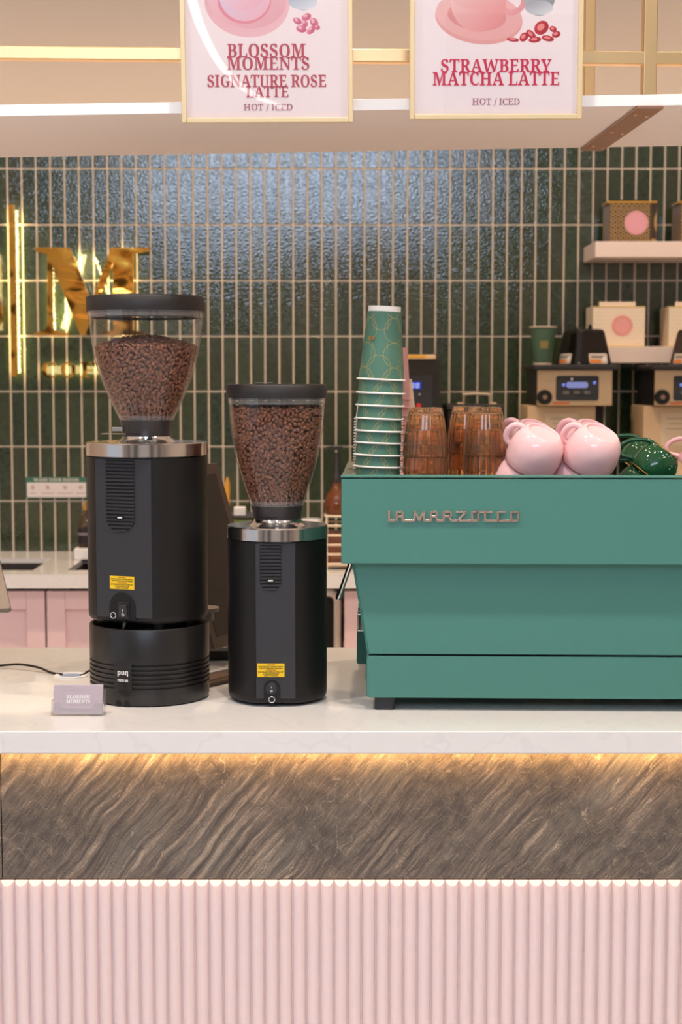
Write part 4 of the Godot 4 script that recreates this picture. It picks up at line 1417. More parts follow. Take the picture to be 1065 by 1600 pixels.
func small_grinder() -> void:
	var d := 3.10
	var r := 0.0965
	var half := deg_to_rad(23.5)
	var cx := pt(433, 900, d).x
	var front := d - r
	var y0 := TOP + 0.0065
	var ring0 := pt(532, 845, d - r * 0.6).y
	var ring1 := pt(532, 819.5, d).y
	var hop := []
	for q in [[37, 810], [41, 789], [43, 783], [48.5, 768], [55, 748], [60.5, 730], [65, 712], [69.5, 686], [72, 668], [74, 648], [75.5, 621.5]]:
		hop.append(Vector2(len_at(q[0], q[1], d), pt(532, q[1], d).y))
	var gr := grinder("shorter black coffee grinder standing between the tall grinder and espresso machine", cx, d, y0, r, 0.0, half, ring0, ring1, hop, true)
	hopper(gr, hop, y0, pt(532, 621, d).y, pt(532, 600, d).y, len_at(79, 610, d))
	var face := Transform3D(Basis(), Vector3(0, 0, r * cos(half) + 0.0012))
	var fd := d - r * cos(half)
	var fy := func(py: float) -> float: return pt(532, py, fd).y - y0
	var fxx := func(px: float) -> float: return len_at(px - 433.0, 900, fd)
	louvres(gr, face * Transform3D(Basis(), Vector3(fxx.call(425.5), 0, 0)), len_at(33, 880, fd), fy.call(852), fy.call(923), 13, fy.call(907))
	sticker(gr, face, Vector2(fxx.call(425.5), fy.call(1047)), Vector2(len_at(42.5, 1047, fd), fy.call(1036.5) - fy.call(1057.5)))
	var pp := PackedVector2Array()
	var rr := len_at(13, 1070, fd)
	for k in 17:
		var t := PI * k / 16.0
		pp.append(Vector2(cos(t) * rr, fy.call(1075.0) + sin(t) * rr))
	pp.append(Vector2(-rr, 0.004)); pp.append(Vector2(rr, 0.004))
	var sf := part("switch_field", Geo.new().loft(pp, [Vector2(1, -0.001), Vector2(1, 0.0008), Vector2(0.98, 0.0012)], face * Transform3D(Basis(), Vector3(fxx.call(427.0), 0, 0))), M.black, gr)
	var c1 := Vector2(fxx.call(426.5), fy.call(1075.5))
	var c2 := Vector2(fxx.call(426.8), fy.call(1092.5))
	part("switch_bezel", Geo.new().loft(disc(0.0118, 32, c1), [Vector2(1, 0), Vector2(1, 0.003), Vector2(0.93, 0.0038)], face), M.black_soft, sf)
	part("rocker", Geo.new().loft(disc(0.0088, 28, c1), [Vector2(1, 0), Vector2(1, 0.0045), Vector2(0.9, 0.0052)], face), M.black_panel, sf)
	part("rocker_mark", Geo.new().box(Vector3(c1.x, c1.y + 0.003, 0.0054), Vector3(0.0009, 0.0036, 0.0005), 0.0001, face), M.white, sf)
	var ring := []
	for k in 16: ring.append(face * Vector3(c1.x + cos(TAU * k / 16) * 0.0017, c1.y - 0.0042 + sin(TAU * k / 16) * 0.0017, 0.0054))
	part("rocker_mark", Geo.new().tube(ring, 0.0005, 6, true), M.white, sf)
	ring = []
	for k in 24: ring.append(face * Vector3(c2.x + cos(TAU * k / 24) * 0.0056, c2.y + sin(TAU * k / 24) * 0.0056, 0.0022))
	part("fuse_ring", Geo.new().tube(ring, 0.0011, 8, true), M.chrome, sf)
	part("fuse_cap", Geo.new().loft(disc(0.0048, 20, c2), [Vector2(1, 0), Vector2(1, 0.003)], face), M.black, sf)
	part("cord_hole", Geo.new().loft(disc(0.0045, 18, Vector2(fxx.call(427), 0.002)), [Vector2(1, 0), Vector2(1, 0.0015)], face), M.dark_void, gr)
	part("gate_slot", Geo.new().lathe([Vector2(0.0455, hop[0].y - y0 + 0.004), Vector2(0.0475, hop[0].y - y0 + 0.004), Vector2(0.0475, hop[0].y - y0 + 0.0062), Vector2(0.0455, hop[0].y - y0 + 0.0062)], 20, Transform3D(), 40.0, -0.95, 0.1), M.dark_void, gr)
	part("lock_screw", Geo.new().lathe([Vector2(0, 0), Vector2(0.0036, 0), Vector2(0.004, 0.006), Vector2(0, 0.007)], 16, Transform3D(Basis(Vector3.RIGHT, PI / 2), Vector3(0.002, hop[0].y - y0 - 0.004, 0.046))), M.chrome, gr)
	# tab of the lid
	part("lid_tab", Geo.new().box(Vector3(-0.025, pt(532, 599, d).y - y0 + 0.001, -0.01), Vector3(0.034, 0.002, 0.02), 0.0005), M.taupe_metal, gr)
	beans("roasted brown coffee beans filling the shorter grinder's hopper to the brim", cx, d, hop, pt(532, 637, d).y, 0.002, M.bean_mesh)


const ORD := ["topmost", "second", "third", "fourth", "fifth", "sixth", "seventh", "eighth", "ninth", "tenth"]


func paper_cup(called: String, label: String, group: String, r: float, h: float, body: Material, rim: Material, skirt := 0.0185, thick := 0.0012) -> Node3D:
	# stands on its mouth: the rim at the origin, the foot above
	var o := thing(called, label, "paper cup", Vector3.ZERO, 0.0, group)
	var rt := r * 0.715
	part("cup_wall", Geo.new().lathe([Vector2(r - 0.0012, 0.001), Vector2(rt, h - 0.004), Vector2(rt - thick, h - 0.0035), Vector2(r - 0.0012 - thick, 0.001)], 48), body, o)
	var ring := []
	for k in 32: ring.append(Vector3(sin(TAU * k / 32) * (r + 0.0006), 0.0018, cos(TAU * k / 32) * (r + 0.0006)))
	part("rim", Geo.new().tube(ring, 0.0018, 8, true), rim, o)
	var up := skirt * 0.35
	var down := up - skirt
	part("foot", Geo.new().lathe([Vector2(rt - 0.0035, h + down), Vector2(rt - 0.0016, h + down), Vector2(rt - 0.0012, h + up), Vector2(rt - 0.003, h + up), Vector2(rt - 0.0035, h + up - 0.002), Vector2(0, h + up - 0.002)] if skirt < 0.01 else [Vector2(rt - 0.0035, h + down), Vector2(rt - 0.0014, h + down), Vector2(rt - 0.001, h + up), Vector2(rt - 0.003, h + up), Vector2(rt - 0.0035, h - 0.003), Vector2(0, h - 0.003)], 40), rim, o)
	return o


func on_the_machine() -> void:
	var tray := pt(532, 742.5, 2.95).y - 0.0325
	# green paper cups
	var cm := paint(cup_image(Color("4a7564"), Color("c79c4e")), mat("ffffff", 0.55))
	cm.uv1_scale = Vector3(1.0, 1.0 / 0.141, 1)
	cm.albedo_texture = cm.albedo_texture
	var rows := [594.5, 615.6, 635.0, 655.3, 674.6, 692.8, 711.8, 730.0, 748.5]
	var xs := [595.2, 594.4, 593.4, 592.6, 591.8, 591.0, 590.4, 589.8, 589.2]
	var first: Node3D = null
	for i in rows.size():
		var p := pt(xs[i], rows[i], 3.08)
		var label: String = "green paper cup with gold rings, %s of the tall inverted stack" % ORD[i]
		var c: Node3D
		if first == null:
			first = paper_cup("paper_cup", label, "green paper cups in the inverted stack", 0.0452, 0.1345, cm, M.paper_white)
			c = first
		else:
			c = copy(first, "paper_cup", label, p)
		c.position = p
		c.basis = Basis(Vector3.BACK, deg_to_rad(-2.6 if i == 0 else -2.3)) * Basis(Vector3.UP, 0.6 if i == 0 else rng.randf() * 6.0)
	var gl := lettering("MB", 0.014, 0.0075, M.gold_line, first, Vector3(0, 0, 0), serif, 0.0006)
	gl.transform = Transform3D(Basis(Vector3.UP, -0.6 - 0.62) * Basis(Vector3.RIGHT, -0.09) * Basis(Vector3.BACK, PI), Vector3.ZERO) * Transform3D(Basis().scaled(gl.scale), Vector3.ZERO)
	gl.position = Vector3(sin(-1.22) * 0.0388, 0.079, cos(-1.22) * 0.0388)
	# white cups nested tightly behind them; only their rims show
	var wc: Node3D = null
	for i in 21:
		var p := pt(591.2 - i * 0.13, 655.5 + 4.55 * i, 3.178)
		if wc == null:
			wc = paper_cup("paper_cup", "white paper cup in the tightly nested stack behind the green cups, only its rim showing", "nested white cups behind the green cups", 0.0468, 0.10, M.paper_white, M.paper_white, 0.0045, 0.0003)
		else:
			copy(wc, "paper_cup", wc.get_meta("label"), p)
		var c: Node3D = wc if i == 0 else get_child(get_child_count() - 1)
		c.position = p
	# pink and cream paper cups, further back
	var pk: Node3D = null
	for i in 10:
		var p := pt(606.5 - i * 1.02, 622.8 + 13.05 * i, 3.272)
		var label: String = "pink paper cup behind the green ones, %s of its stack" % ORD[i]
		if pk == null:
			pk = paper_cup("paper_cup", label, "pink paper cups behind the green stack", 0.0458, 0.100, M.pink_paper, M.pink_paper, 0.014)
		else:
			copy(pk, "paper_cup", label, p)
		var c: Node3D = pk if i == 0 else get_child(get_child_count() - 1)
		c.position = p
		c.rotation.z = deg_to_rad(-4.0)
	var cr: Node3D = null
	for i in 8:
		var p := pt(619.5 - i * 0.7, 645.0 + 14.5 * i, 3.362)
		var label: String = "small cream paper cup beside the pink ones, %s of its stack" % ORD[i]
		if cr == null:
			cr = paper_cup("paper_cup", label, "cream paper cups beside the pink stack", 0.0410, 0.066, M.cream_paper, M.cream_paper)
		else:
			copy(cr, "paper_cup", label, p)
		var c: Node3D = cr if i == 0 else get_child(get_child_count() - 1)
		c.position = p
		c.rotation.z = deg_to_rad(-3.0)
	# rose amber glasses, three to a stack, mouths down
	var gm: ArrayMesh
	var wob := func(a: float, y: float) -> float: return 1.0 + 0.009 * cos(a * 14.0) * clampf(1.0 - absf(y - 0.05) / 0.042, 0.0, 1.0)
	var gg := Geo.new()
	gg.lathe([Vector2(0.0424, 0.001), Vector2(0.0430, 0.0), Vector2(0.0436, 0.001), Vector2(0.0437, 0.008), Vector2(0.0422, 0.026), Vector2(0.0393, 0.05), Vector2(0.0352, 0.076), Vector2(0.0328, 0.0875), Vector2(0.0315, 0.092), Vector2(0.0285, 0.0942), Vector2(0, 0.0925),
		], 84, Transform3D(), 40.0, 0.0, TAU, wob)
	gg.lathe([Vector2(0, 0.083), Vector2(0.026, 0.0825), Vector2(0.0292, 0.080), Vector2(0.0336, 0.074), Vector2(0.0378, 0.05), Vector2(0.0411, 0.026), Vector2(0.0426, 0.010), Vector2(0.0424, 0.001)], 84, Transform3D(), 40.0)
	gm = gg.mesh()
	for s in 3:
		var q: Array = [[664.5, 3.06, "left-hand stack"], [757.0, 3.11, "front stack beside the pink mugs"], [731.0, 3.20, "rear stack half hidden by another"]][s]
		for i in 3:
			var p := pt(q[0], 755, q[1])
			var o := part("tumbler", gm, M.amber)
			o.position = Vector3(p.x, tray + 0.0005 + 0.0305 * (2 - i), p.z)
			o.rotation.y = rng.randf()
			tag(o, "rose amber glass tumbler, %s one of the %s" % [["uppermost", "middle", "lowest"][i], q[2]], "glass", "inverted rose glass tumblers")
	# mugs, tipped with their feet up
	mugs(tray)


func mug_shape(called: String, label: String, cat: String, group: String, prof: Array, hpath: Array, hr: float, body: Material, rimr: Vector2, rim_m: Material, wob = null) -> Node3D:
	var o := thing(called, label, cat, Vector3.ZERO, 0.0, group)
	part("bowl", Geo.new().lathe(prof, 72, Transform3D(), 50.0, 0.0, TAU, wob), body, o)
	var p := []
	for q in hpath: p.append(Vector3(-q.x, q.y, 0))
	var s := smooth(p, 5)
	var g := Geo.new()
	g.tube(s, hr, 12)
	part("handle", g, body, o)
	if rim_m:
		var ring := []
		for k in 40: ring.append(Vector3(sin(TAU * k / 40) * rimr.x, rimr.y, cos(TAU * k / 40) * rimr.x))
		part("rim_line", Geo.new().tube(ring, 0.0012, 6, true), rim_m, o)
	return o


func tip(o: Node3D, foot: Vector3, tilt: float, fwd: float, spin := 0.0) -> void:
	# o is modelled upright with its foot at the origin; here the foot points up and to the right
	var t := deg_to_rad(tilt)
	var y := Vector3(-sin(t), -cos(t), -fwd).normalized()
	var left := Vector3(-cos(t), sin(t), 0)
	left = (left - y * left.dot(y)).normalized()
	left = left.rotated(y, spin)
	var x := -left
	o.transform = Transform3D(Basis(x, y, x.cross(y)), foot)


func mugs(tray: float) -> void:
	var prof := [Vector2(0, 0.005), Vector2(0.028, 0.0045), Vector2(0.0295, 0.0008), Vector2(0.0315, 0.0), Vector2(0.0345, 0.0015), Vector2(0.0425, 0.010), Vector2(0.0485, 0.022), Vector2(0.0515, 0.036), Vector2(0.0525, 0.050), Vector2(0.0515, 0.064), Vector2(0.049, 0.075), Vector2(0.0478, 0.0765), Vector2(0.0465, 0.075), Vector2(0.0488, 0.062), Vector2(0.0492, 0.048), Vector2(0.044, 0.026), Vector2(0.032, 0.011), Vector2(0, 0.008)]
	var hp := [Vector2(0.039, 0.0095), Vector2(0.049, 0.009), Vector2(0.058, 0.0145), Vector2(0.0635, 0.026), Vector2(0.0635, 0.038), Vector2(0.058, 0.047), Vector2(0.050, 0.049)]
	var names := ["glossy pink mug tipped foot up, front one next to the glasses", "glossy pink mug tipped foot up, front one beside the green cups", "glossy pink mug just behind the front one next to the glasses", "glossy pink mug just behind the front one beside the green cups", "pink mug underneath the front one next to the glasses", "pink mug underneath the front one beside the green cups"]
	var spots := [[850.0, 675.0, 3.03], [940.0, 675.0, 3.03], [840.0, 667.5, 3.145], [930.0, 668.0, 3.145], [0, 0, 0], [0, 0, 0]]
	var m0: Node3D = null
	for i in 6:
		var o: Node3D
		if m0 == null:
			m0 = mug_shape("mug", names[0], "mug", "glossy pink mugs on the espresso machine", prof, hp, 0.0062, M.pink_glaze, Vector2(0.0478, 0.0765), mat("a5565c", 0.4))
			o = m0
		else:
			o = copy(m0, "mug", names[i], Vector3.ZERO)
		if i < 4:
			tip(o, pt(spots[i][0], spots[i][1], spots[i][2]), 21.0, 0.46, 0.15)
		else:
			var above: Transform3D = get_node(["mug", "mug_001"][i - 4]).transform
			tip(o, above.origin + above.basis.y * 0.069, 21.0, 0.46, 1.75)
	# small ribbed cups: green with gold edges, one pink
	var im := Image.create(512, 256, false, Image.FORMAT_RGB8)
	im.fill(Color("184a2b"))
	for k in 130:
		blob(im, Vector2(rng.randf() * 512, 40 + rng.randf() * 140), Vector2.ONE * rng.randf_range(2.0, 4.2), Color("e9e6cf"))
	var gm := paint(im, mat("ffffff", 0.07))
	gm.uv1_scale = Vector3(1, 12.0, 1)
	var cp := [Vector2(0, 0.003), Vector2(0.024, 0.003), Vector2(0.0255, 0.0), Vector2(0.0275, 0.001), Vector2(0.0345, 0.010), Vector2(0.0405, 0.023), Vector2(0.0430, 0.038), Vector2(0.0428, 0.050), Vector2(0.0418, 0.0575), Vector2(0.0405, 0.0585), Vector2(0.0395, 0.0572), Vector2(0.0405, 0.04), Vector2(0.036, 0.02), Vector2(0.025, 0.008), Vector2(0, 0.006)]
	var ch := [Vector2(0.0285, 0.0045), Vector2(0.042, 0.008), Vector2(0.0545, 0.016), Vector2(0.067, 0.028), Vector2(0.0735, 0.042), Vector2(0.072, 0.054), Vector2(0.063, 0.060), Vector2(0.054, 0.056), Vector2(0.0415, 0.051)]
	var wob := func(a: float, y: float) -> float: return 1.0 + 0.018 * absf(cos(a * 9.0)) * clampf(y / 0.02, 0, 1) * clampf((0.06 - y) / 0.01, 0, 1)
	var ns := ["green speckled ribbed cup with gold rim and curled handle, upper front one", "green speckled ribbed cup with gold rim, lower one under another green cup", "green speckled cup peeping out behind the second pink mug"]
	var ps := [[1041.5, 703.5, 3.07], [1017, 735, 3.08], [1020, 696.5, 3.18]]
	var g0: Node3D = null
	for i in 3:
		var o: Node3D
		if g0 == null:
			g0 = mug_shape("cup", ns[0], "cup", "green ribbed cups on the espresso machine", cp, ch, 0.0042, gm, Vector2(0.0405, 0.0588), M.gold_line, wob)
			var ring := []
			for k in 36: ring.append(Vector3(sin(TAU * k / 36) * 0.0285, 0.0016, cos(TAU * k / 36) * 0.0285))
			part("foot_line", Geo.new().tube(ring, 0.0009, 6, true), M.gold_line, g0)
			o = g0
		else:
			o = copy(g0, "cup", ns[i], Vector3.ZERO)
		tip(o, pt(ps[i][0], ps[i][1], ps[i][2]), 37.0, 0.08, 0.12)
	var pc := mug_shape("cup", "pink ribbed cup with looped handle behind the green cups at right", "cup", "", cp, ch, 0.0045, mat("eeb0b4", 0.25), Vector2(0.0405, 0.0588), null, wob)
	tip(pc, pt(1112.0, 701.0, 3.2), 37.0, 0.08, 0.1)


func wall_sign() -> void:
	var zw := WALL_D - 0.045
	var so := 0.03
	# the capital M
	var raw := [[165, 266], [336, 266], [438, 528], [528, 266], [718, 266], [700, 284], [634, 292], [634, 660], [690, 668], [700, 680], [478, 680], [488, 668], [541, 660], [541, 330], [408, 680], [384, 680], [250, 345], [250, 640], [262, 660], [330, 672], [330, 681], [165, 681], [165, 672], [215, 660], [228, 640], [228, 296], [180, 284], [165, 276]]
	var c := pt(145, 455, zw)
	var poly := PackedVector2Array()
	for q in raw:
		var p := pt(q[0] / 3.043, 300 + q[1] / 3.043, zw)
		poly.append(Vector2(p.x - c.x, p.y - c.y))
	var o := thing("sign_letter", "large polished gold letter M with a backlit halo on green tiles", "sign letter", c)
	part("face", Geo.new().loft(poly, [Vector2(1, -0.012), Vector2(1, 0.012), Vector2(0.995, 0.013)]), M.gold, o)
	var led := glow("ffdf9a", 5.0)
	for q in [[235, 300, 655, 0.012], [587, 300, 655, 0.05]]:
		var a := pt(q[0] / 3.043, 300 + q[1] / 3.043, zw)
		var b := pt(q[0] / 3.043, 300 + q[2] / 3.043, zw)
		part("led_backing", Geo.new().box(Vector3(a.x - c.x, (a.y + b.y) / 2 - c.y, -0.0155), Vector3(q[3], a.y - b.y, 0.004), 0.0005), led, o)
	for q in [[238, 300, 238, 655, 0.004, 0.18], [580, 285, 580, 665, 0.045, 0.55], [285, 290, 385, 650, 0.028, 0.40], [522, 300, 440, 550, 0.003, 0.14]]:
		var a := pt(q[0] / 3.043, 300 + q[1] / 3.043, zw)
		var b := pt(q[2] / 3.043, 300 + q[3] / 3.043, zw)
		area_light("sign_halo", (a + b) / 2 + Vector3(0, 0, -0.019), Vector2(q[4], a.distance_to(b)), Vector3(0, 0, -1), Color("ffdc96"), q[5], atan2(a.x - b.x, a.y - b.y))
	# the upright bar
	var t := pt(20.5, 321, zw)
	var u := pt(21.5, 588, zw)
	var m := (t + u) / 2
	var br := thing("sign_bar", "slim upright gold bar of the wall sign, lit from behind", "sign", m)
	part("face", Geo.new().box(Vector3.ZERO, Vector3(0.0195, t.y - u.y, 0.03), 0.001), M.gold, br)
	part("led_backing", Geo.new().box(Vector3(0, 0, -0.0175), Vector3(0.010, t.y - u.y - 0.04, 0.004), 0.0005), led, br)
	area_light("sign_halo", m + Vector3(0.0, 0, -0.021), Vector2(0.012, 0.60), Vector3(0.3, 0, -1), Color("ffdc96"), 0.7)
	# the letter at the left edge
	var bc := pt(-46, 455, zw)
	var bo := thing("sign_letter", "large polished gold letter cut off by the picture's left edge", "sign letter", bc)
	lettering("B", len_at(100, 455, zw), len_at(137, 455, zw), M.gold, bo, Vector3.ZERO, serif, 0.024, "face")
	part("led_backing", Geo.new().box(Vector3(-0.05, 0, -0.0145), Vector3(0.04, 0.28, 0.004), 0.0005), led, bo)
	area_light("sign_halo", bc + Vector3(0, 0, -0.018), Vector2(0.2, 0.28), Vector3(0, 0, -1), Color("ffdc96"), 0.8)
	# the small line of letters under the M
	for i in 6:
		var lc := pt(77 + 30.0 * i, 578, zw + 0.01)
		var lo := thing("sign_letter", "small gold sign letter under the big M, %s from the left" % ["first", "second", "third", "fourth", "fifth", "sixth"][i], "sign letter", lc, 0.0, "small gold letters of the wall sign")
		lettering("COFFEE"[i], len_at(22.5, 578, zw), len_at(24, 578, zw), M.gold, lo, Vector3.ZERO, serif, 0.02, "face")
	area_light("sign_halo", pt(152, 578, zw + 0.022), Vector2(0.42, 0.03), Vector3(0, 0, -1), Color("ffdc96"), 0.2)
	# notice about washing hands
	var nc := pt(88, 762, WALL_D - 0.004)
	var n := thing("notice_board", "green and white notice about washing hands on the tiles above the sink", "notice", nc)
	var bw := len_at(95, 762, WALL_D)
	var bh := len_at(33, 762, WALL_D)
	part("board", Geo.new().box(Vector3.ZERO, Vector3(bw, bh, 0.006), 0.001), M.sign_green, n)
	part("panel", Geo.new().box(Vector3(0.0012, -bh * 0.105, 0.003), Vector3(bw - 0.007, bh * 0.70, 0.0024), 0.0004), M.sign_white, n)
	lettering("WASH YOUR HANDS", bw * 0.74, bh * 0.155, M.sign_white, n, Vector3(0, bh * 0.375, 0.0034), serif, 0.0006)
	var ic := mat("c9b0b3", 0.6)
	for i in 4:
		var x: float = [-0.385, -0.14, 0.145, 0.40][i] * bw
		var icon := Geo.new()
		var drop := PackedVector2Array()
		for k in 20:
			var a := TAU * k / 20
			drop.append(Vector2(cos(a) * 0.0075 * (1.0 - 0.35 * maxf(0, sin(a))), sin(a) * 0.0095))
		icon.loft(drop, [Vector2(1, 0), Vector2(1, 0.0006)], Transform3D(Basis(Vector3.BACK, 0.5 * i), Vector3(x, bh * 0.02, 0.0042)))
		part("icon", icon, ic, n)
		part("text_line", Geo.new().box(Vector3(x, -bh * 0.26, 0.0044), Vector3([0.022, 0.05, 0.058, 0.036][i], 0.0042, 0.0006), 0.0002), ic, n)


func box_px(x0: float, x1: float, y0: float, y1: float, d: float, deep: float, bev := 0.003) -> Array:   # centre and size of a box whose front fills those pixels
	var a := pt(x0, y1, d)
	var b := pt(x1, y0, d)
	return [Vector3((a.x + b.x) / 2, (a.y + b.y) / 2, a.z - deep / 2), Vector3(b.x - a.x, b.y - a.y, deep)]


func back_goods() -> void:
	# wall shelves at the right
	for k in 2:
		var y0: float = [377.0, 541.5][k]
		var y1: float = [402.0, 567.0][k]
		var a := pt(929.5, y1, 5.69)
		var b := pt(1062, y0, 5.69)
		var s := part("wall_shelf", Geo.new().box(Vector3(a.x + 0.45, (a.y + b.y) / 2, a.z - 0.138), Vector3(0.9, b.y - a.y, 0.275), 0.0015), mat("ecd8cc", 0.5))
		tag(s, ["upper white floating shelf on the tiles holding the black gift boxes", "lower white floating shelf holding the cream boxes behind the machines"][k], "shelf", "", "")
	var shelf_y := pt(1000, 377, 5.69).y + 0.0005
	var low_y := pt(1000, 541.5, 5.69).y + 0.0005
	# black and gold boxes
	var dm := paint(dots_image(Color("3a2f22"), Color("14110e"), Color("b08c55"), 32), mat("ffffff", 0.3))
	var first: Node3D
	for k in 2:
		var x0: float = [951.5, 1062.0][k]
		var a := pt(x0, 376, 5.76)
		var w := len_at(64.5, 345, 5.76)
		var h := len_at(61.5, 345, 5.76)
		var at := Vector3(a.x + w / 2, shelf_y, a.z - 0.075)
		var lab: String = ["black and gold patterned box with round pink label on upper shelf", "black and gold patterned box cut by the right edge, on upper shelf"][k]
		if k == 0:
			first = thing("gift_box", lab, "box", at, 0.0, "patterned black gift boxes")
			var g := Geo.new().box(Vector3(0, h / 2, 0), Vector3(w, h, 0.15), 0.002)
			for t in g.uv.size(): g.uv[t] *= 6.5
			part("carton", g, dm, first)
			part("flap", Geo.new().box(Vector3(w / 2 + 0.012, h / 2, 0.02), Vector3(0.022, h - 0.004, 0.10), 0.002), dm, first)
			part("gold_edge", Geo.new().box(Vector3(0.006, h + 0.003, 0.02), Vector3(w + 0.03, 0.007, 0.115), 0.001), mat("d9a244", 0.3, 0.6), first)
			part("lid", Geo.new().box(Vector3(0, h + 0.010, 0), Vector3(w - 0.01, 0.006, 0.13), 0.002), M.black, first)
			var rl := part("round_label", Geo.new().loft(disc(len_at(18.5, 345, 5.76), 40, Vector2(len_at(9.5, 345, 5.76), len_at(31, 345, 5.76))), [Vector2(1, 0.075), Vector2(1, 0.0762)]), mat("e0a0aa", 0.5), first)
			var ring := []
			var lr := len_at(16, 345, 5.76)
			for t in 32: ring.append(Vector3(len_at(9.5, 345, 5.76) + cos(TAU * t / 32) * lr, len_at(31, 345, 5.76) + sin(TAU * t / 32) * lr, 0.0762))
			part("label_ring", Geo.new().tube(ring, 0.0008, 6, true), mat("c98b7e", 0.5), rl)
		else:
			copy(first, "gift_box", lab, at)
	# cream boxes
	var cm := paint(dots_image(Color("ecd7bb"), Color("e5cdb0"), Color("f0dfc8"), 32), mat("ffffff", 0.6))
	for k in 2:
		var a := pt([925.0, 1043.5][k], 541, 5.76)
		var w := len_at(82, 510, 5.76)
		var h := len_at(63, 510, 5.76)
		var at := Vector3(a.x + w / 2, low_y, a.z - 0.08)
		var lab: String = ["cream box with round pink label on lower shelf between the machines", "cream box at the right edge of the picture, on lower shelf"][k]
		if k == 0:
			first = thing("gift_box", lab, "box", at, 0.0, "cream gift boxes")
			var g := Geo.new().box(Vector3(0, h / 2, 0), Vector3(w, h, 0.16), 0.002)
			for t in g.uv.size(): g.uv[t] *= 9.0
			part("carton", g, cm, first)
			part("tuck_flap", Geo.new().box(Vector3(-0.005, h + len_at(3.5, 475, 5.76), 0.07), Vector3(len_at(57, 475, 5.76), len_at(7, 475, 5.76), 0.006), 0.001), M.cream_paper, first)
			for e in 2:
				part("gold_edge", Geo.new().box(Vector3(0, [0.003, h - 0.002][e], 0.0802), Vector3(w - 0.002, 0.004, 0.0015), 0.0004), mat("e2c06e", 0.4, 0.3), first)
			var lc := Vector2(len_at(971 - 966, 508, 5.76), len_at(33, 508, 5.76))
			var rl := part("round_label", Geo.new().loft(disc(len_at(16.5, 508, 5.76), 40, lc), [Vector2(1, 0.080), Vector2(1, 0.0812)]), mat("e9a39c", 0.5), first)
			var ring := []
			var lr := len_at(13, 508, 5.76)
			for t in 32: ring.append(Vector3(lc.x + cos(TAU * t / 32) * lr, lc.y + sin(TAU * t / 32) * lr, 0.0812))
			part("label_ring", Geo.new().tube(ring, 0.0012, 6, true), mat("dd8a86", 0.5), rl)
		else:
			copy(first, "gift_box", lab, at)
	# two cup sealing machines
	var d := 5.45
	var x_mid := pt(897.5, 605, d).x
	var o := thing("sealing_machine", "steel and black counter machine with lit blue display, black hood on top", "machine", Vector3(x_mid, BACK_TOP, EYE.z - d))
	var Y := func(py: float) -> float: return pt(532, py, d).y - BACK_TOP
	var X := func(px: float) -> float: return pt(px, 605, d).x - x_mid
	var hx0: float = X.call(838.5)
	var hx1: float = X.call(957)
	var steel := mat("d2b58f", 0.42, 0.85)
	part("head", Geo.new().box(Vector3((hx0 + hx1) / 2, (Y.call(577) + Y.call(634)) / 2, -0.17), Vector3(hx1 - hx0 - 0.004, Y.call(577) - Y.call(634), 0.32), 0.003), M.black, o)
	var fp := part("front_panel", Geo.new().box(Vector3((hx0 + hx1) / 2, (Y.call(577) + Y.call(634)) / 2, -0.006), Vector3(hx1 - hx0, Y.call(577) - Y.call(634), 0.012), 0.004), steel, o)
	part("top_plate", Geo.new().box(Vector3((hx0 + hx1) / 2, (Y.call(570) + Y.call(578)) / 2, -0.16), Vector3(hx1 - hx0 + 0.03, Y.call(570) - Y.call(578), 0.36), 0.004), M.black_soft, o)
	var kx: float = X.call(850)
	var ky: float = Y.call(620.5)
	part("knob", Geo.new().loft(disc(len_at(11.5, 620, d), 28, Vector2(kx, ky)), [Vector2(1, 0), Vector2(1, 0.018), Vector2(0.9, 0.022)]), M.black, fp)
	part("knob_cap", Geo.new().loft(disc(0.008, 20, Vector2(kx, ky)), [Vector2(1, 0.02), Vector2(1, 0.0235)]), M.bronze, fp)
	var pcx: float = X.call(901.5)
	var pcy: float = Y.call(606.5)
	var cpn := part("control_panel", Geo.new().loft(rrect(len_at(66.5, 606, d), len_at(38.5, 606, d), 0.008, 5, Vector2(pcx, pcy)), [Vector2(1, 0), Vector2(1, 0.003), Vector2(0.99, 0.004)]), M.black_panel, fp)
	part("display", Geo.new().loft(rrect(len_at(34, 601, d), len_at(9.5, 601, d), 0.009, 5, Vector2(X.call(901), Y.call(601.5))), [Vector2(1, 0.0035), Vector2(1, 0.005)]), glow("7f93e0", 0.7), fp)
	for q in [[880, 601.5], [928, 598]]:
		part("status_light", Geo.new().loft(disc(0.0055, 16, Vector2(X.call(q[0]), Y.call(q[1]))), [Vector2(1, 0.0035), Vector2(0.7, 0.006)]), glow("6f8cff", 3.0), fp)
	for k in 3:
		part("button", Geo.new().box(Vector3(X.call(884.0 + 16.3 * k), Y.call(613.5), 0.0045), Vector3(0.021, 0.0115, 0.003), 0.001), mat("5d5a58", 0.5), fp)
	part("maker_mark", Geo.new().loft(disc(0.0042, 16, Vector2(X.call(892.5), Y.call(592.3))), [Vector2(1, 0.0035), Vector2(1, 0.0045)]), M.white, fp)
	part("warning_strip", Geo.new().box(Vector3(X.call(876.5), Y.call(630), 0.0005), Vector3(len_at(26, 630, d), 0.007, 0.001), 0.0002), mat("c2612c", 0.6), fp)
	# column with a paper notice
	var col := part("column", Geo.new().box(Vector3((X.call(828) + X.call(936)) / 2, Y.call(634) / 2, -0.19), Vector3(X.call(936) - X.call(828), Y.call(634) - 0.002, 0.24), 0.004), M.beige_plastic, o)
	part("column_back", Geo.new().box(Vector3((X.call(850) + X.call(955)) / 2, Y.call(634) / 2, -0.25), Vector3(X.call(955) - X.call(850), Y.call(634) - 0.004, 0.16), 0.004), M.black, o)
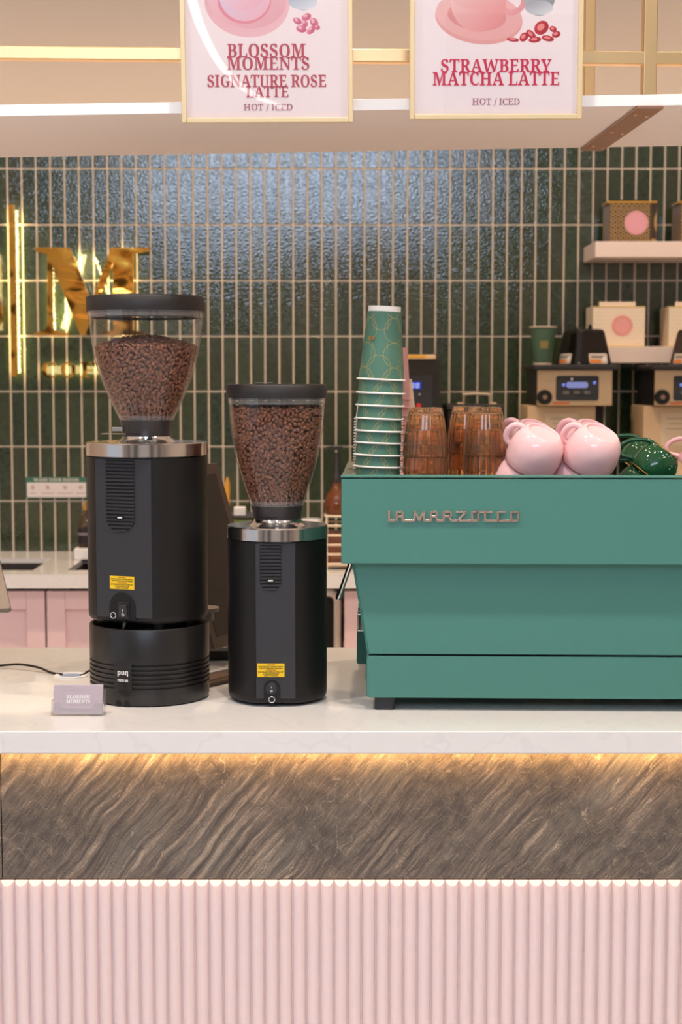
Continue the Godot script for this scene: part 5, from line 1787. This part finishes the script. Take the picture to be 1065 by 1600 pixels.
	part("paper_note", Geo.new().box(Vector3(X.call(882), Y.call(672), -0.0692), Vector3(len_at(52, 672, d), len_at(52, 672, d), 0.001), 0.0002), mat("e0c7a4", 0.7), col)
	for k in 3:
		part("note_line", Geo.new().box(Vector3(X.call(882), Y.call(655 + 8.0 * k), -0.0686), Vector3(len_at([34, 28, 36][k], 655, d), 0.0035, 0.0004), 0.0001), mat("b79c78", 0.7), col)
	# black hood: a tapering square pot turned to show two faces
	var hw := 0.155
	var hood_at := Vector3(X.call(921), Y.call(570), -0.15)
	var hb := Basis(Vector3.UP, deg_to_rad(24))
	var hh: float = Y.call(513) - Y.call(571)
	var hp := part("hood", Geo.new().loft(rrect(hw, hw, 0.022, 5), [Vector2(1.0, 0), Vector2(0.97, 0.01), Vector2(0.72, hh - 0.012), Vector2(0.66, hh - 0.003), Vector2(0.5, hh)], Transform3D(hb * Basis(Vector3.RIGHT, Vector3.BACK, Vector3.UP), hood_at)), M.black_gloss, o)
	for q in [[-0.03, 0.0, 0.012], [0.02, 0.01, 0.016], [0.0, -0.03, 0.010]]:
		part("hood_knob", Geo.new().lathe([Vector2(0, 0), Vector2(0.008, 0), Vector2(0.006, q[2]), Vector2(0, q[2] + 0.002)], 14, Transform3D(Basis(), hood_at + Vector3(q[0], hh - 0.002, q[1]))), M.black, hp)
	var slope := atan((hw * (0.97 - 0.72) / 2) / (hh - 0.02))
	for s in 2:
		var fb := hb * Basis(Vector3.UP, [0.0, -PI / 2][s]) * Basis(Vector3.RIGHT, -slope)
		var fo := Transform3D(fb, hood_at + hb * Basis(Vector3.UP, [0.0, -PI / 2][s]) * Vector3([0.012, 0.0][s], 0.022, hw * 0.5 * 0.945))
		var st := part("sticker", Geo.new().loft(rrect(0.074, 0.036, 0.006), [Vector2(1, 0), Vector2(1, 0.0018)], fo), mat("d8cabb", 0.5), hp)
		part("sticker_band", Geo.new().box(Vector3(-0.012, -0.0095, 0.002), Vector3(0.044, 0.012, 0.001), 0.0002, fo), mat("ee8a3a", 0.5), hp)
		part("sticker_line", Geo.new().box(Vector3(-0.004, 0.006, 0.002), Vector3(0.05, 0.004, 0.001), 0.0002, fo), M.ink, hp)
		part("sticker_mark", Geo.new().loft(disc(0.009, 18, Vector2(0.024, -0.002)), [Vector2(1, 0.0015), Vector2(1, 0.0026)], fo), M.white, hp)
	var two := copy(o, "sealing_machine", "second steel and black counter machine, cut by the right edge of the picture", o.position + Vector3(len_at(183.5, 605, d), 0, 0))
	# cup standing on the first machine
	var cup := thing("paper_cup", "single green paper cup standing upright on the steel counter machine", "paper cup", Vector3(pt(847.5, 571, 5.58).x, BACK_TOP + Y.call(570) + 0.0005, EYE.z - 5.58))
	var ch := len_at(60, 540, 5.58)
	var cr := len_at(20.5, 520, 5.58)
	part("cup_wall", Geo.new().lathe([Vector2(0, 0.003), Vector2(cr * 0.66, 0.003), Vector2(cr * 0.98, ch - 0.003), Vector2(cr * 0.95, ch - 0.003), Vector2(cr * 0.64, 0.006), Vector2(0, 0.006)], 40), mat("45604a", 0.5), cup)
	part("rim", Geo.new().lathe([Vector2(cr * 0.95, ch - 0.006), Vector2(cr * 1.03, ch - 0.005), Vector2(cr * 1.03, ch), Vector2(cr * 0.95, ch)], 40, Transform3D(), 80.0), M.cream_paper, cup)
	part("foot", Geo.new().lathe([Vector2(cr * 0.6, 0), Vector2(cr * 0.67, 0), Vector2(cr * 0.7, 0.007), Vector2(cr * 0.6, 0.007)], 40), M.cream_paper, cup)
	var emb := part("emblem", Geo.new().lathe([Vector2(cr * 0.79, ch * 0.42), Vector2(cr * 0.895, ch * 0.62), Vector2(cr * 0.88, ch * 0.62), Vector2(cr * 0.78, ch * 0.42)], 14, Transform3D(), 40.0, -0.38, 0.38), mat("a08c4e", 0.4, 0.3), cup)
	# water boiler with a blue read-out
	var wd := 5.5
	var wb := thing("water_boiler", "black water boiler with blue digits behind the stacked cups", "boiler", Vector3(pt(640, 640, wd).x, BACK_TOP, EYE.z - wd))
	var wx0 := pt(588, 640, wd).x - wb.position.x
	var wx1 := pt(687, 640, wd).x - wb.position.x
	var wy := func(py: float) -> float: return pt(532, py, wd).y - BACK_TOP
	var side := PackedVector2Array([Vector2(0, 0.0), Vector2(0.0, wy.call(590)), Vector2(0.014, wy.call(576)), Vector2(0.022, wy.call(562)), Vector2(0.0, wy.call(556)), Vector2(-0.06, wy.call(553)), Vector2(-0.30, wy.call(553)), Vector2(-0.30, 0.0)])
	var wxf := Transform3D(Basis(Vector3.BACK, Vector3.UP, Vector3.LEFT), Vector3(wx1, 0, 0))
	part("body", Geo.new().loft(side, [Vector2(1, 0), Vector2(1, wx1 - wx0)], wxf), M.black_soft, wb)
	var tp := part("top_cover", Geo.new().box(Vector3((wx0 + wx1) / 2 - 0.006, wy.call(558), 0.004), Vector3(wx1 - wx0 - 0.02, 0.016, 0.05), 0.004), M.beige_plastic, wb)
	part("top_label", Geo.new().box(Vector3((wx0 + wx1) / 2 - 0.008, wy.call(557), 0.029), Vector3(len_at(30, 556, wd) * 2, 0.009, 0.002), 0.0004), mat("e0a526", 0.5), tp)
	var pn := part("panel", Geo.new().box(Vector3((wx0 + wx1) / 2, (wy.call(582) + wy.call(640)) / 2, 0.001), Vector3(wx1 - wx0 - 0.05, wy.call(582) - wy.call(640), 0.006), 0.001), M.black_panel, wb)
	part("display", Geo.new().box(Vector3(pt(648, 602, wd).x - wb.position.x, wy.call(602.5), 0.0035), Vector3(len_at(19, 602, wd), len_at(11, 602, wd), 0.004), 0.0008), glow("1f3fd8", 1.3), pn)
	var seg := glow("b9cfff", 3.0)
	for k in 2:
		var ox := pt([644.0, 651.8][k], 602, wd).x - wb.position.x
		for s in [[0, 1, 1], [0, 0, 1], [0, -1, 1], [-1, 0.5, 0], [1, 0.5, 0], [-1, -0.5, 0], [1, -0.5, 0]]:
			part("display_digit", Geo.new().box(Vector3(ox + s[0] * 0.0045, wy.call(602.5) + s[1] * 0.0075, 0.0058), Vector3(0.008, 0.0022, 0.001) if s[2] else Vector3(0.0022, 0.0068, 0.001), 0.0003), seg, pn)
	part("red_button", Geo.new().loft(disc(0.009, 20, Vector2(pt(654, 634, wd).x - wb.position.x, wy.call(634))), [Vector2(1, 0.003), Vector2(0.9, 0.010)]), mat("c92a26", 0.4), pn)
	part("small_button", Geo.new().loft(disc(0.005, 16, Vector2(pt(655, 616, wd).x - wb.position.x, wy.call(616))), [Vector2(1, 0.003), Vector2(0.9, 0.007)]), M.steel, pn)
	# black box with a steel handle on its lid
	var hd := 5.5
	var hbq := box_px(697, 788.5, 632, 720, hd, 0.24)
	var hx := thing("lidded_box", "black lidded box with a steel carrying handle, behind the glasses", "box", Vector3(hbq[0].x, BACK_TOP, hbq[0].z))
	var htop: float = hbq[0].y + hbq[1].y / 2 - BACK_TOP
	part("body", Geo.new().box(Vector3(0, (htop - 0.02) / 2, 0), Vector3(hbq[1].x - 0.008, htop - 0.02, 0.235), 0.004), M.black, hx)
	part("lid", Geo.new().box(Vector3(0, htop - 0.0095, 0), Vector3(hbq[1].x, 0.019, 0.24), 0.004), M.black_soft, hx)
	var hs := len_at(20.5, 620, hd)
	var hh2 := len_at(15.5, 620, hd)
	var ho := pt(746.5, 620, hd).x - hx.position.x
	part("handle", Geo.new().tube(smooth([Vector3(ho - hs, htop - 0.002, 0.07), Vector3(ho - hs, htop + hh2 * 0.7, 0.07), Vector3(ho - hs + 0.009, htop + hh2, 0.07), Vector3(ho + hs - 0.009, htop + hh2, 0.07), Vector3(ho + hs, htop + hh2 * 0.7, 0.07), Vector3(ho + hs, htop - 0.002, 0.07)], 3), 0.0048, 10), mat("c8b49c", 0.3, 0.8), hx)
	for s in [-1, 1]:
		part("handle_foot", Geo.new().box(Vector3(ho + s * (hs + 0.012) , htop + 0.003, 0.07), Vector3(0.022, 0.007, 0.014), 0.002), M.beige_plastic, hx)
	# syrup bottle at the left, on a little white block
	var sb := pt(131, 846, 5.72)
	var blk := part("white_block", Geo.new().box(Vector3(0, 0.021, 0), Vector3(0.075, 0.042, 0.07), 0.004), M.white)
	blk.position = Vector3(sb.x + 0.006, BACK_TOP + 0.0002, sb.z)
	tag(blk, "small white block under the dark bottle by the sink", "block")
	var bot := thing("syrup_bottle", "dark labelled glass bottle beside the sink, half behind the tall grinder", "bottle", Vector3(sb.x + 0.006, BACK_TOP + 0.0425, sb.z))
	part("bottle_glass", Geo.new().lathe([Vector2(0, 0), Vector2(0.026, 0), Vector2(0.027, 0.003), Vector2(0.027, 0.082), Vector2(0.022, 0.098), Vector2(0.010, 0.112), Vector2(0.009, 0.135), Vector2(0, 0.135)], 32), mat("4b3a26", 0.06), bot)
	part("bottle_label", Geo.new().lathe([Vector2(0.0272, 0.012), Vector2(0.0276, 0.012), Vector2(0.0276, 0.072), Vector2(0.0272, 0.072)], 32), mat("2b2028", 0.5), bot)
	part("label_band", Geo.new().lathe([Vector2(0.0276, 0.046), Vector2(0.0279, 0.046), Vector2(0.0279, 0.054), Vector2(0.0276, 0.054)], 32), mat("8d8288", 0.5), bot)
	part("pourer", Geo.new().lathe([Vector2(0, 0.134), Vector2(0.010, 0.134), Vector2(0.008, 0.15), Vector2(0.004, 0.165), Vector2(0, 0.165)], 20), mat("b98a3d", 0.3, 0.6), bot)
	# between the grinders, on the back counter: tin, packets, wooden muddler in a jar
	var tn := pt(384, 815, 5.42)
	var tin := thing("tea_tin", "olive green tin with dark flat lid behind the small grinder's ring", "tin", Vector3(tn.x, BACK_TOP, tn.z))
	var th := pt(384, 803, 5.42).y - BACK_TOP
	part("tin_wall", Geo.new().lathe([Vector2(0, 0.001), Vector2(0.078, 0.001), Vector2(0.080, 0.004), Vector2(0.080, th - 0.012), Vector2(0, th - 0.012)], 48), M.olive, tin)
	part("tin_lid", Geo.new().lathe([Vector2(0.079, th - 0.014), Vector2(0.090, th - 0.008), Vector2(0.091, th - 0.003), Vector2(0.088, th), Vector2(0, th)], 48), M.smoke, tin)
	part("tin_badge", Geo.new().box(Vector3(-0.046, th - 0.030, 0.068), Vector3(0.018, 0.014, 0.006), 0.002, Transform3D()), M.white, tin)
	for k in 4:
		var pk := part("sugar_packet", Geo.new().box(Vector3.ZERO, Vector3(0.040, 0.0062, 0.05), 0.0018), M.white)
		pk.position = Vector3(pt(374, 800, 5.36).x, BACK_TOP + th + 0.0034 + 0.0068 * k, EYE.z - 5.38)
		pk.rotation.y = rng.randf_range(-0.06, 0.06)
		tag(pk, "white packet on the olive tin, %s of its little stack" % ["lowest", "second from below", "third from below", "topmost"][k], "packet", "white packets on the tin")
	var jp := pt(353.5, 840, 5.6)
	var jar := thing("utensil_jar", "brown jar on the back counter holding a yellow wooden stick", "jar", Vector3(jp.x, BACK_TOP, jp.z))
	part("jar_wall", Geo.new().lathe([Vector2(0, 0.001), Vector2(0.04, 0.001), Vector2(0.043, 0.01), Vector2(0.04, 0.10), Vector2(0.036, 0.10), Vector2(0.038, 0.012), Vector2(0, 0.008)], 36), M.brown, jar)
	var mtop := pt(355.3, 745.5, 5.6)
	var ma := Vector3(jp.x - 0.004, BACK_TOP + 0.012, jp.z)
	var mud := []
	var mr := []
	for k in 14:
		var f := k / 13.0
		mud.append(ma.lerp(mtop, f))
		mr.append(lerpf(0.006, 0.0108, pow(f, 0.7)) if k < 12 else ([0.0095, 0.003][k - 12]))
	var stick := thing("wooden_muddler", "yellow wooden stick with rounded end standing between the grinders", "utensil", Vector3.ZERO)
	part("shaft", Geo.new().tube(mud, 0.01, 14, false, mr), M.wood_yellow, stick)
	# white crock behind the small hopper
	var wp := pt(486, 850, 5.5)
	var crock := thing("white_crock", "white ceramic jar half hidden behind the shorter grinder's collar", "jar", Vector3(wp.x, BACK_TOP, wp.z))
	part("crock_wall", Geo.new().lathe([Vector2(0, 0.001), Vector2(0.038, 0.001), Vector2(0.042, 0.02), Vector2(0.040, 0.15), Vector2(0.034, 0.165), Vector2(0.030, 0.165), Vector2(0.034, 0.02), Vector2(0, 0.01)], 36), M.white_gloss, crock)
	# wire rack with a pump bottle on top
	var rk := pt(524, 880, 5.42)
	var rack := thing("wire_rack", "pale wire rack stacked between the small grinder and the espresso machine", "rack", Vector3(rk.x, BACK_TOP, rk.z))
	var rt := pt(524, 804, 5.42).y - BACK_TOP
	var g := Geo.new()
	for k in 6:
		var y := rt - 0.0035 - k * (rt - 0.004) / 5.6
		var loop := []
		for q in rrect(0.11, 0.16, 0.02, 4): loop.append(Vector3(q.x + 0.02, y, q.y - 0.05))
		part("rail", Geo.new().tube(loop, 0.0038, 8, true), M.cream_paper, rack)
	for sx in [-1, 1]:
		for sz in [-1, 1]:
			part("upright", Geo.new().tube([Vector3(0.02 + sx * 0.05, 0.0, -0.05 + sz * 0.075), Vector3(0.02 + sx * 0.05, rt - 0.002, -0.05 + sz * 0.075)], 0.0036, 8), M.cream_paper, rack)
	part("shelf_plate", Geo.new().box(Vector3(0.02, rt - 0.005, -0.05), Vector3(0.104, 0.003, 0.152), 0.0005), M.cream_paper, rack)
	part("shelf_plate", Geo.new().box(Vector3(0.02, 0.012, -0.05), Vector3(0.104, 0.003, 0.152), 0.0005), M.cream_paper, rack)
	var crate := part("brown_carton", Geo.new().box(Vector3(0, 0.055, 0), Vector3(0.088, 0.11, 0.12), 0.004), M.brown)
	crate.position = Vector3(rk.x + 0.02, BACK_TOP + 0.0142, rk.z - 0.05)
	tag(crate, "brown carton standing inside the pale wire rack", "carton")
	var bc := Vector3(rk.x + 0.004, BACK_TOP + rt + 0.0005, rk.z - 0.05)
	var pb := thing("pump_bottle", "amber glass pump bottle with dark pump on the pale wire rack", "bottle", bc)
	var bt := pt(523, 693, 5.47).y - bc.y
	part("bottle_glass", Geo.new().lathe([Vector2(0, 0), Vector2(0.040, 0), Vector2(0.043, 0.004), Vector2(0.043, 0.035), Vector2(0.034, 0.065), Vector2(0.018, 0.085), Vector2(0.014, 0.11), Vector2(0, 0.11)], 40), M.amber_bottle, pb)
	part("pump_collar", Geo.new().lathe([Vector2(0, 0.108), Vector2(0.018, 0.108), Vector2(0.019, 0.13), Vector2(0.010, 0.145), Vector2(0.008, bt - 0.03), Vector2(0, bt - 0.03)], 28), M.smoke, pb)
	part("pump_head", Geo.new().box(Vector3(0.0, bt - 0.014, 0), Vector3(0.040, 0.016, 0.02), 0.005), M.smoke, pb)
	part("pump_spout", Geo.new().tube([Vector3(-0.015, bt - 0.012, 0), Vector3(-0.034, bt - 0.015, 0.0), Vector3(-0.040, bt - 0.024, 0)], 0.004, 8), M.smoke, pb)


func counter_goods() -> void:
	# card holder: clear trough with a stack of grey cards
	var c := pt(122, 1117, 2.935)
	var w := len_at(77.5, 1095, 2.95)
	var o := thing("card_holder", "clear acrylic card holder on the counter before the tall grinder", "card holder", Vector3(c.x, TOP, c.z))
	var back := Basis(Vector3.RIGHT, deg_to_rad(-14))
	var lip := PackedVector2Array([Vector2(-w / 2 - 0.003, 0), Vector2(w / 2 + 0.003, 0), Vector2(w / 2 + 0.003, 0.0225), Vector2(w * 0.36, 0.0225), Vector2(w * 0.31, 0.0135), Vector2(-w * 0.31, 0.0135), Vector2(-w * 0.36, 0.0225), Vector2(-w / 2 - 0.003, 0.0225)])
	var fx := Transform3D(back, Vector3(0, 0.003, 0.009))
	part("front_lip", Geo.new().loft(lip, [Vector2(1, 0), Vector2(1, 0.0022)], fx), M.acrylic, o)
	var edge := []
	for q in [lip[3], lip[4], lip[5], lip[6]]: edge.append(fx * Vector3(q.x, q.y, 0.0011))
	part("lip_edge", Geo.new().tube([fx * Vector3(lip[2].x, lip[2].y, 0.0011)] + edge + [fx * Vector3(lip[7].x, lip[7].y, 0.0011)], 0.0012, 6), M.clear_rim, o)
	part("floor_plate", Geo.new().box(Vector3(0, 0.0016, -0.006), Vector3(w + 0.008, 0.003, 0.034), 0.0006), M.acrylic, o)
	part("back_plate", Geo.new().box(Vector3(0, 0.026, -0.0115), Vector3(w + 0.006, 0.045, 0.002), 0.0005, Transform3D(back, Vector3.ZERO)), M.acrylic, o)
	for s in [-1, 1]:
		part("side_plate", Geo.new().box(Vector3(s * (w / 2 + 0.0022), 0.016, -0.0015), Vector3(0.0016, 0.028, 0.018), 0.0004, Transform3D(back, Vector3.ZERO)), M.clear_rim, o)
	for i in 6:
		var top := 5 - i
		var at := Vector3(c.x + rng.randf_range(-0.0004, 0.0004), TOP + 0.0034, c.z - 0.0045 + 0.0018 * i + 0.002)
		var k := Node3D.new()
		k.name = numbered("business_card")
		add_child(k)
		k.transform = Transform3D(back, at)
		tag(k, "mauve grey business card in the holder, front one with white lettering" if i == 5 else "mauve grey business card stacked behind the front one in the holder", "card", "" if i == 5 else "cards behind the front card")
		var ch := 0.0535
		part("card_sheet", Geo.new().box(Vector3(0, ch / 2, 0), Vector3(w - 0.002, ch, 0.0012), 0.0003), M.card if i == 5 else M.card_edge, k)
		if i == 5:
			var yc := 0.0278
			lettering("BLOSSOM", w * 0.475, 0.0068, M.white, k, Vector3(0.0005, yc + 0.0045, 0.0009), serif, 0.0003)
			lettering("MOMENTS", w * 0.48, 0.0068, M.white, k, Vector3(0.0005, yc - 0.0045, 0.0009), serif, 0.0003)
			var bx := w * 0.295
			for e in [[0, 0.0175, bx * 2, 0.0006], [0, -0.0135, bx * 2, 0.0006], [bx, 0.002, 0.0006, 0.031], [-bx, 0.002, 0.0006, 0.031]]:
				part("print_line", Geo.new().box(Vector3(e[0], yc + e[1], 0.0008), Vector3(e[2], e[3], 0.0004), 0.0001), M.card_edge, k)
	# tilted screen between the grinders
	var bl := pt(334.5, 1016, 3.36)
	var xv := Vector3(0.097, 0, -0.22)
	var yv := Vector3(-0.128, 0.385, 0.0)
	yv -= xv * (yv.dot(xv) / xv.length_squared())
	var sw := xv.length()
	var sh := yv.length()
	var bs := Basis(xv.normalized(), yv.normalized(), xv.cross(yv).normalized())
	var s := thing("order_screen", "dark tilted order screen on a stand, seen edge-on between the grinders", "screen", Vector3(bl.x, TOP, bl.z))
	var sx := Transform3D(bs, Vector3(0, bl.y - TOP, 0) + xv / 2 + yv / 2)
	part("housing", Geo.new().loft(rrect(sw, sh, 0.008), [Vector2(0.98, -0.024), Vector2(1, -0.02), Vector2(1, -0.002), Vector2(0.99, 0)], sx), mat("46372e", 0.45), s)
	part("screen_glass", Geo.new().loft(rrect(sw - 0.05, sh - 0.05, 0.004), [Vector2(1, -0.001), Vector2(1, 0.0008)], sx), M.screen, s)
	var mid := sx.origin
	part("stand_arm", Geo.new().box(Vector3(0, 0, -0.05), Vector3(0.05, 0.12, 0.06), 0.006, sx), M.black, s)
	var pole := sx * Vector3(0, -0.05, -0.075)
	part("stand_pole", Geo.new().box(Vector3(pole.x, pole.y / 2, pole.z), Vector3(0.05, pole.y, 0.03), 0.004), M.black, s)
	part("stand_foot", Geo.new().box(Vector3(pole.x + 0.02, 0.011, pole.z - 0.02), Vector3(0.24, 0.022, 0.05), 0.003), M.black, s)
	var fp := pt(336, 1064, 3.27)
	var plate := thing("scale_plate", "flat dark bronze tray with rounded corner lying between the grinders", "tray", Vector3(fp.x, TOP, fp.z))
	part("plate", Geo.new().loft(rrect(0.072, 0.16, 0.012), [Vector2(0.94, 0.0005), Vector2(1, 0.004), Vector2(1, 0.009), Vector2(0.98, 0.0105)], Transform3D(Basis(Vector3.UP, -0.62) * Basis(Vector3.RIGHT, Vector3.BACK, Vector3.UP), Vector3.ZERO)), mat("5a4536", 0.35, 0.4), plate)
	part("inset", Geo.new().loft(rrect(0.040, 0.09, 0.008), [Vector2(1, 0.0095), Vector2(1, 0.0112)], Transform3D(Basis(Vector3.UP, -0.62) * Basis(Vector3.RIGHT, Vector3.BACK, Vector3.UP), Vector3.ZERO)), mat("6d5544", 0.4, 0.3), plate)
	# tablet whose corner reaches into the picture at the left
	var tc := pt(18.5, 955, 3.2)
	var tb := thing("payment_tablet", "corner of a taupe tablet back reaching in at the left edge", "tablet", Vector3(tc.x, TOP, tc.z))
	var tl := pt(-4, 905, 3.24)
	var ry := Vector3(tl.x - tc.x, tl.y - tc.y, -0.10)
	var tx := Vector3.LEFT
	var ny := (ry - tx * ry.dot(tx)).normalized()
	var skew := Transform3D(Basis(Vector3.BACK, 0.0), Vector3(0, tc.y - TOP, 0))
	var quadp := PackedVector2Array()
	var tall := 0.17
	var lean2 := -ry.x / (ry - tx * ry.dot(tx)).length()
	for q in rrect(0.24, tall, 0.009): quadp.append(Vector2(q.x + 0.12 + (q.y + tall / 2) * lean2, q.y + tall / 2))
	var tbx := Basis(tx, ny, tx.cross(ny))
	part("housing", Geo.new().loft(quadp, [Vector2(0.985, -0.006), Vector2(1, -0.004), Vector2(1, 0.002), Vector2(0.99, 0.004)], Transform3D(tbx, Vector3(0, tc.y - TOP, 0))), mat("665b52", 0.45, 0.2), tb)
	part("stand_neck", Geo.new().box(Vector3(-0.16, (tc.y - TOP + 0.05) / 2, -0.06), Vector3(0.05, tc.y - TOP + 0.05, 0.03), 0.004), mat("665b52", 0.45, 0.2), tb)
	part("stand_foot", Geo.new().box(Vector3(-0.16, 0.006, -0.06), Vector3(0.14, 0.012, 0.12), 0.004), mat("665b52", 0.45, 0.2), tb)
